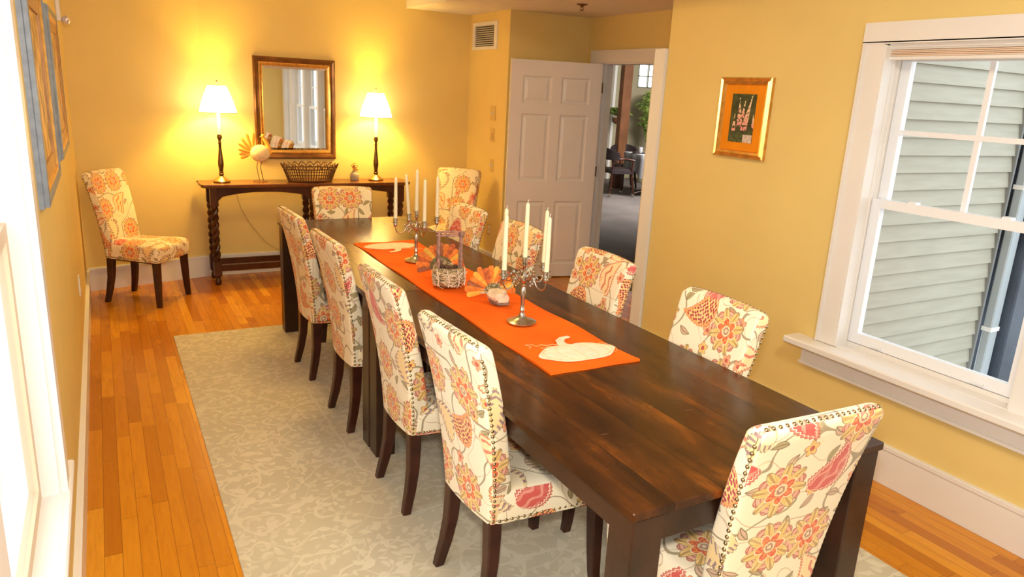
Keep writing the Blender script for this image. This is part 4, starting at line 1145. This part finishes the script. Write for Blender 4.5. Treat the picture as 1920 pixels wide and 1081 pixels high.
# ------------------------------------------------------------------ OUTSIDE
def siding_mat():
    g=G('painted_clapboard'); x,y,z=g.sep(g.coord()); n=g.noise(g.comb(x*1.0,z*8.0),3,3)
    return g.finish(g.mix(g.smooth(n,.3,.7),(.345,.315,.24),(.385,.355,.275)),.6)
M_sid=siding_mat()
sd=thing('clapboard_wall','pale clapboard wall of the neighbouring wing outside the window','wall',(0,2.72,0))
b=MB(); z=-.35
while z<3.4:
    b.add([(XR+.16,-.018,z),(5.32,-.018,z),(5.32,0,z+.108),(XR+.16,0,z+.108),(XR+.16,.01,z),(5.32,.01,z),(5.32,.01,z+.108),(XR+.16,.01,z+.108)],[(0,1,2,3),(4,7,6,5),(0,4,5,1),(1,5,6,2),(2,6,7,3),(3,7,4,0)]); z+=.104
b.build('clapboards',M_sid,sd)
MB().box(XR+.16,5.32,.01,.12,-.4,3.4).build('sheathing',M_sid,sd)
MB().box(5.32,5.34,-.03,.12,-.4,3.4).build('corner_edge',plain('grey_edge',(.22,.22,.21),.7),sd)
ds=thing('downspout','pale blue-white vertical downspout at the end of the clapboard wall','downspout',(5.42,2.66,-.4))
MB().bbox(-.05,.045,-.03,.03,0,3.8,.008).build('pipe',plain('pale_downspout',(.37,.40,.41),.35),ds)
b=MB()
for z in (.6,1.6,2.6): b.box(-.056,.051,-.034,.034,z,z+.03)
b.build('strap',M_trim,ds)
dk=MB(); dk.bbox(5.50,5.80,2.58,2.80,-.4,3.4,.01); tag(dk.build('reflection_strip',plain('dark_slate_blue',(.045,.055,.075),.25,nz=.5,nscale=1.5)),'dark slate blue strip imitating a glass reflection between the downspout and the shingles','reflection')  # solid dark strip standing in for a reflection in the window glass
def shingle():
    g=G('grey_cedar_shingles'); x,y,z=g.sep(g.coord()); br=g.n('ShaderNodeTexBrick'); g.link(br.inputs['Vector'],g.comb(x,z)); br.inputs['Scale'].default_value=1
    br.inputs['Color1'].default_value=(.13,.125,.12,1); br.inputs['Color2'].default_value=(.19,.18,.175,1); br.inputs['Mortar'].default_value=(.05,.05,.05,1)
    br.inputs['Mortar Size'].default_value=.006; br.inputs['Brick Width'].default_value=.17; br.inputs['Row Height'].default_value=.13
    return g.finish(E(g,br.outputs[0]),.85)
sh=MB(); z=-.4
while z<3.4: sh.add([(5.80,3.10,z),(8.2,3.10,z),(8.2,3.125,z+.13),(5.80,3.125,z+.13),(5.80,3.2,z),(8.2,3.2,z),(8.2,3.2,z+.13),(5.80,3.2,z+.13)],[(0,1,2,3),(4,7,6,5),(0,4,5,1),(1,5,6,2),(2,6,7,3),(3,7,4,0)]); z+=.13
tag(sh.build('shingle_wall',shingle()),'grey cedar shingle wall outside beyond the clapboards','wall')
struct(MB().box(-14,20,-14,2.35,-.5,-.4).build('ground',plain('gravel_ground',(.40,.38,.33),.95,nz=.2,nscale=3)))
# ------------------------------------------------------------------ LIGHT
W=bpy.data.worlds.new('sky'); S.world=W; W.use_nodes=True; nt=W.node_tree
bg=nt.nodes['Background']; bg.inputs[0].default_value=(.86,.93,1,1); bg.inputs[1].default_value=2.6
def area(name,loc,target,size,power,col,sy=None):
    l=bpy.data.lights.new(name,'AREA'); l.energy=power; l.color=col; l.size=size
    if sy: l.shape='RECTANGLE'; l.size_y=sy
    o=bpy.data.objects.new(name,l); COL.objects.link(o); o.location=loc
    o.rotation_euler=(Vector(target)-Vector(loc)).to_track_quat('-Z','Y').to_euler(); return o
def point(name,loc,power,col,r=.03):
    l=bpy.data.lights.new(name,'POINT'); l.energy=power; l.color=col; l.shadow_soft_size=r
    o=bpy.data.objects.new(name,l); COL.objects.link(o); o.location=loc; return o
area('flash_light',(.02,.02,1.80),(1.5,3.0,.9),.10,34,(1,.95,.88))
area('overhead_fill_near',(1.2,.4,2.70),(1.4,1.2,0),.5,32,(1,.90,.74))  # unseen overhead fill, added for ambient light around the camera
area('overhead_fill_far',(1.2,3.9,2.70),(1.2,3.9,0),.5,20,(1,.66,.20))  # unseen overhead fill, added to warm the far half of the room
for x in (.835,2.150): point('lamp_bulb_light',(x,6.42,CT+.66),38,(1,.66,.13),.04)
area('beyond_room_light',(8.2,8.2,2.7),(8.6,10.5,0.3),1.5,330,(1,.95,.88))
# ------------------------------------------------------------------ CAMERA
cam=bpy.data.cameras.new('camera'); co=bpy.data.objects.new('camera',cam); COL.objects.link(co)
cam.sensor_width=36; cam.lens=1368.5*36/1920; cam.clip_start=.02
yaw,pit,rol=.514338134,.261766673,.051421303
cy,sy_=math.cos(yaw),math.sin(yaw); cp_,sp_=math.cos(pit),math.sin(pit); cr,sr=math.cos(rol),math.sin(rol)
fwd=Vector((sy_*cp_,cy*cp_,-sp_)); right=Vector((cy,-sy_,0)); up=right.cross(fwd)
rr=right*cr+up*sr; uu=up*cr-right*sr
Mx=Matrix((rr,uu,-fwd)).transposed().to_4x4(); Mx.translation=Vector((0,0,1.66)); co.matrix_world=Mx
S.camera=co
v=S.view_settings; S.display_settings.display_device='sRGB'; v.view_transform='Standard'; v.look='None'; v.gamma=1; v.use_curve_mapping=False; v.exposure=0.35
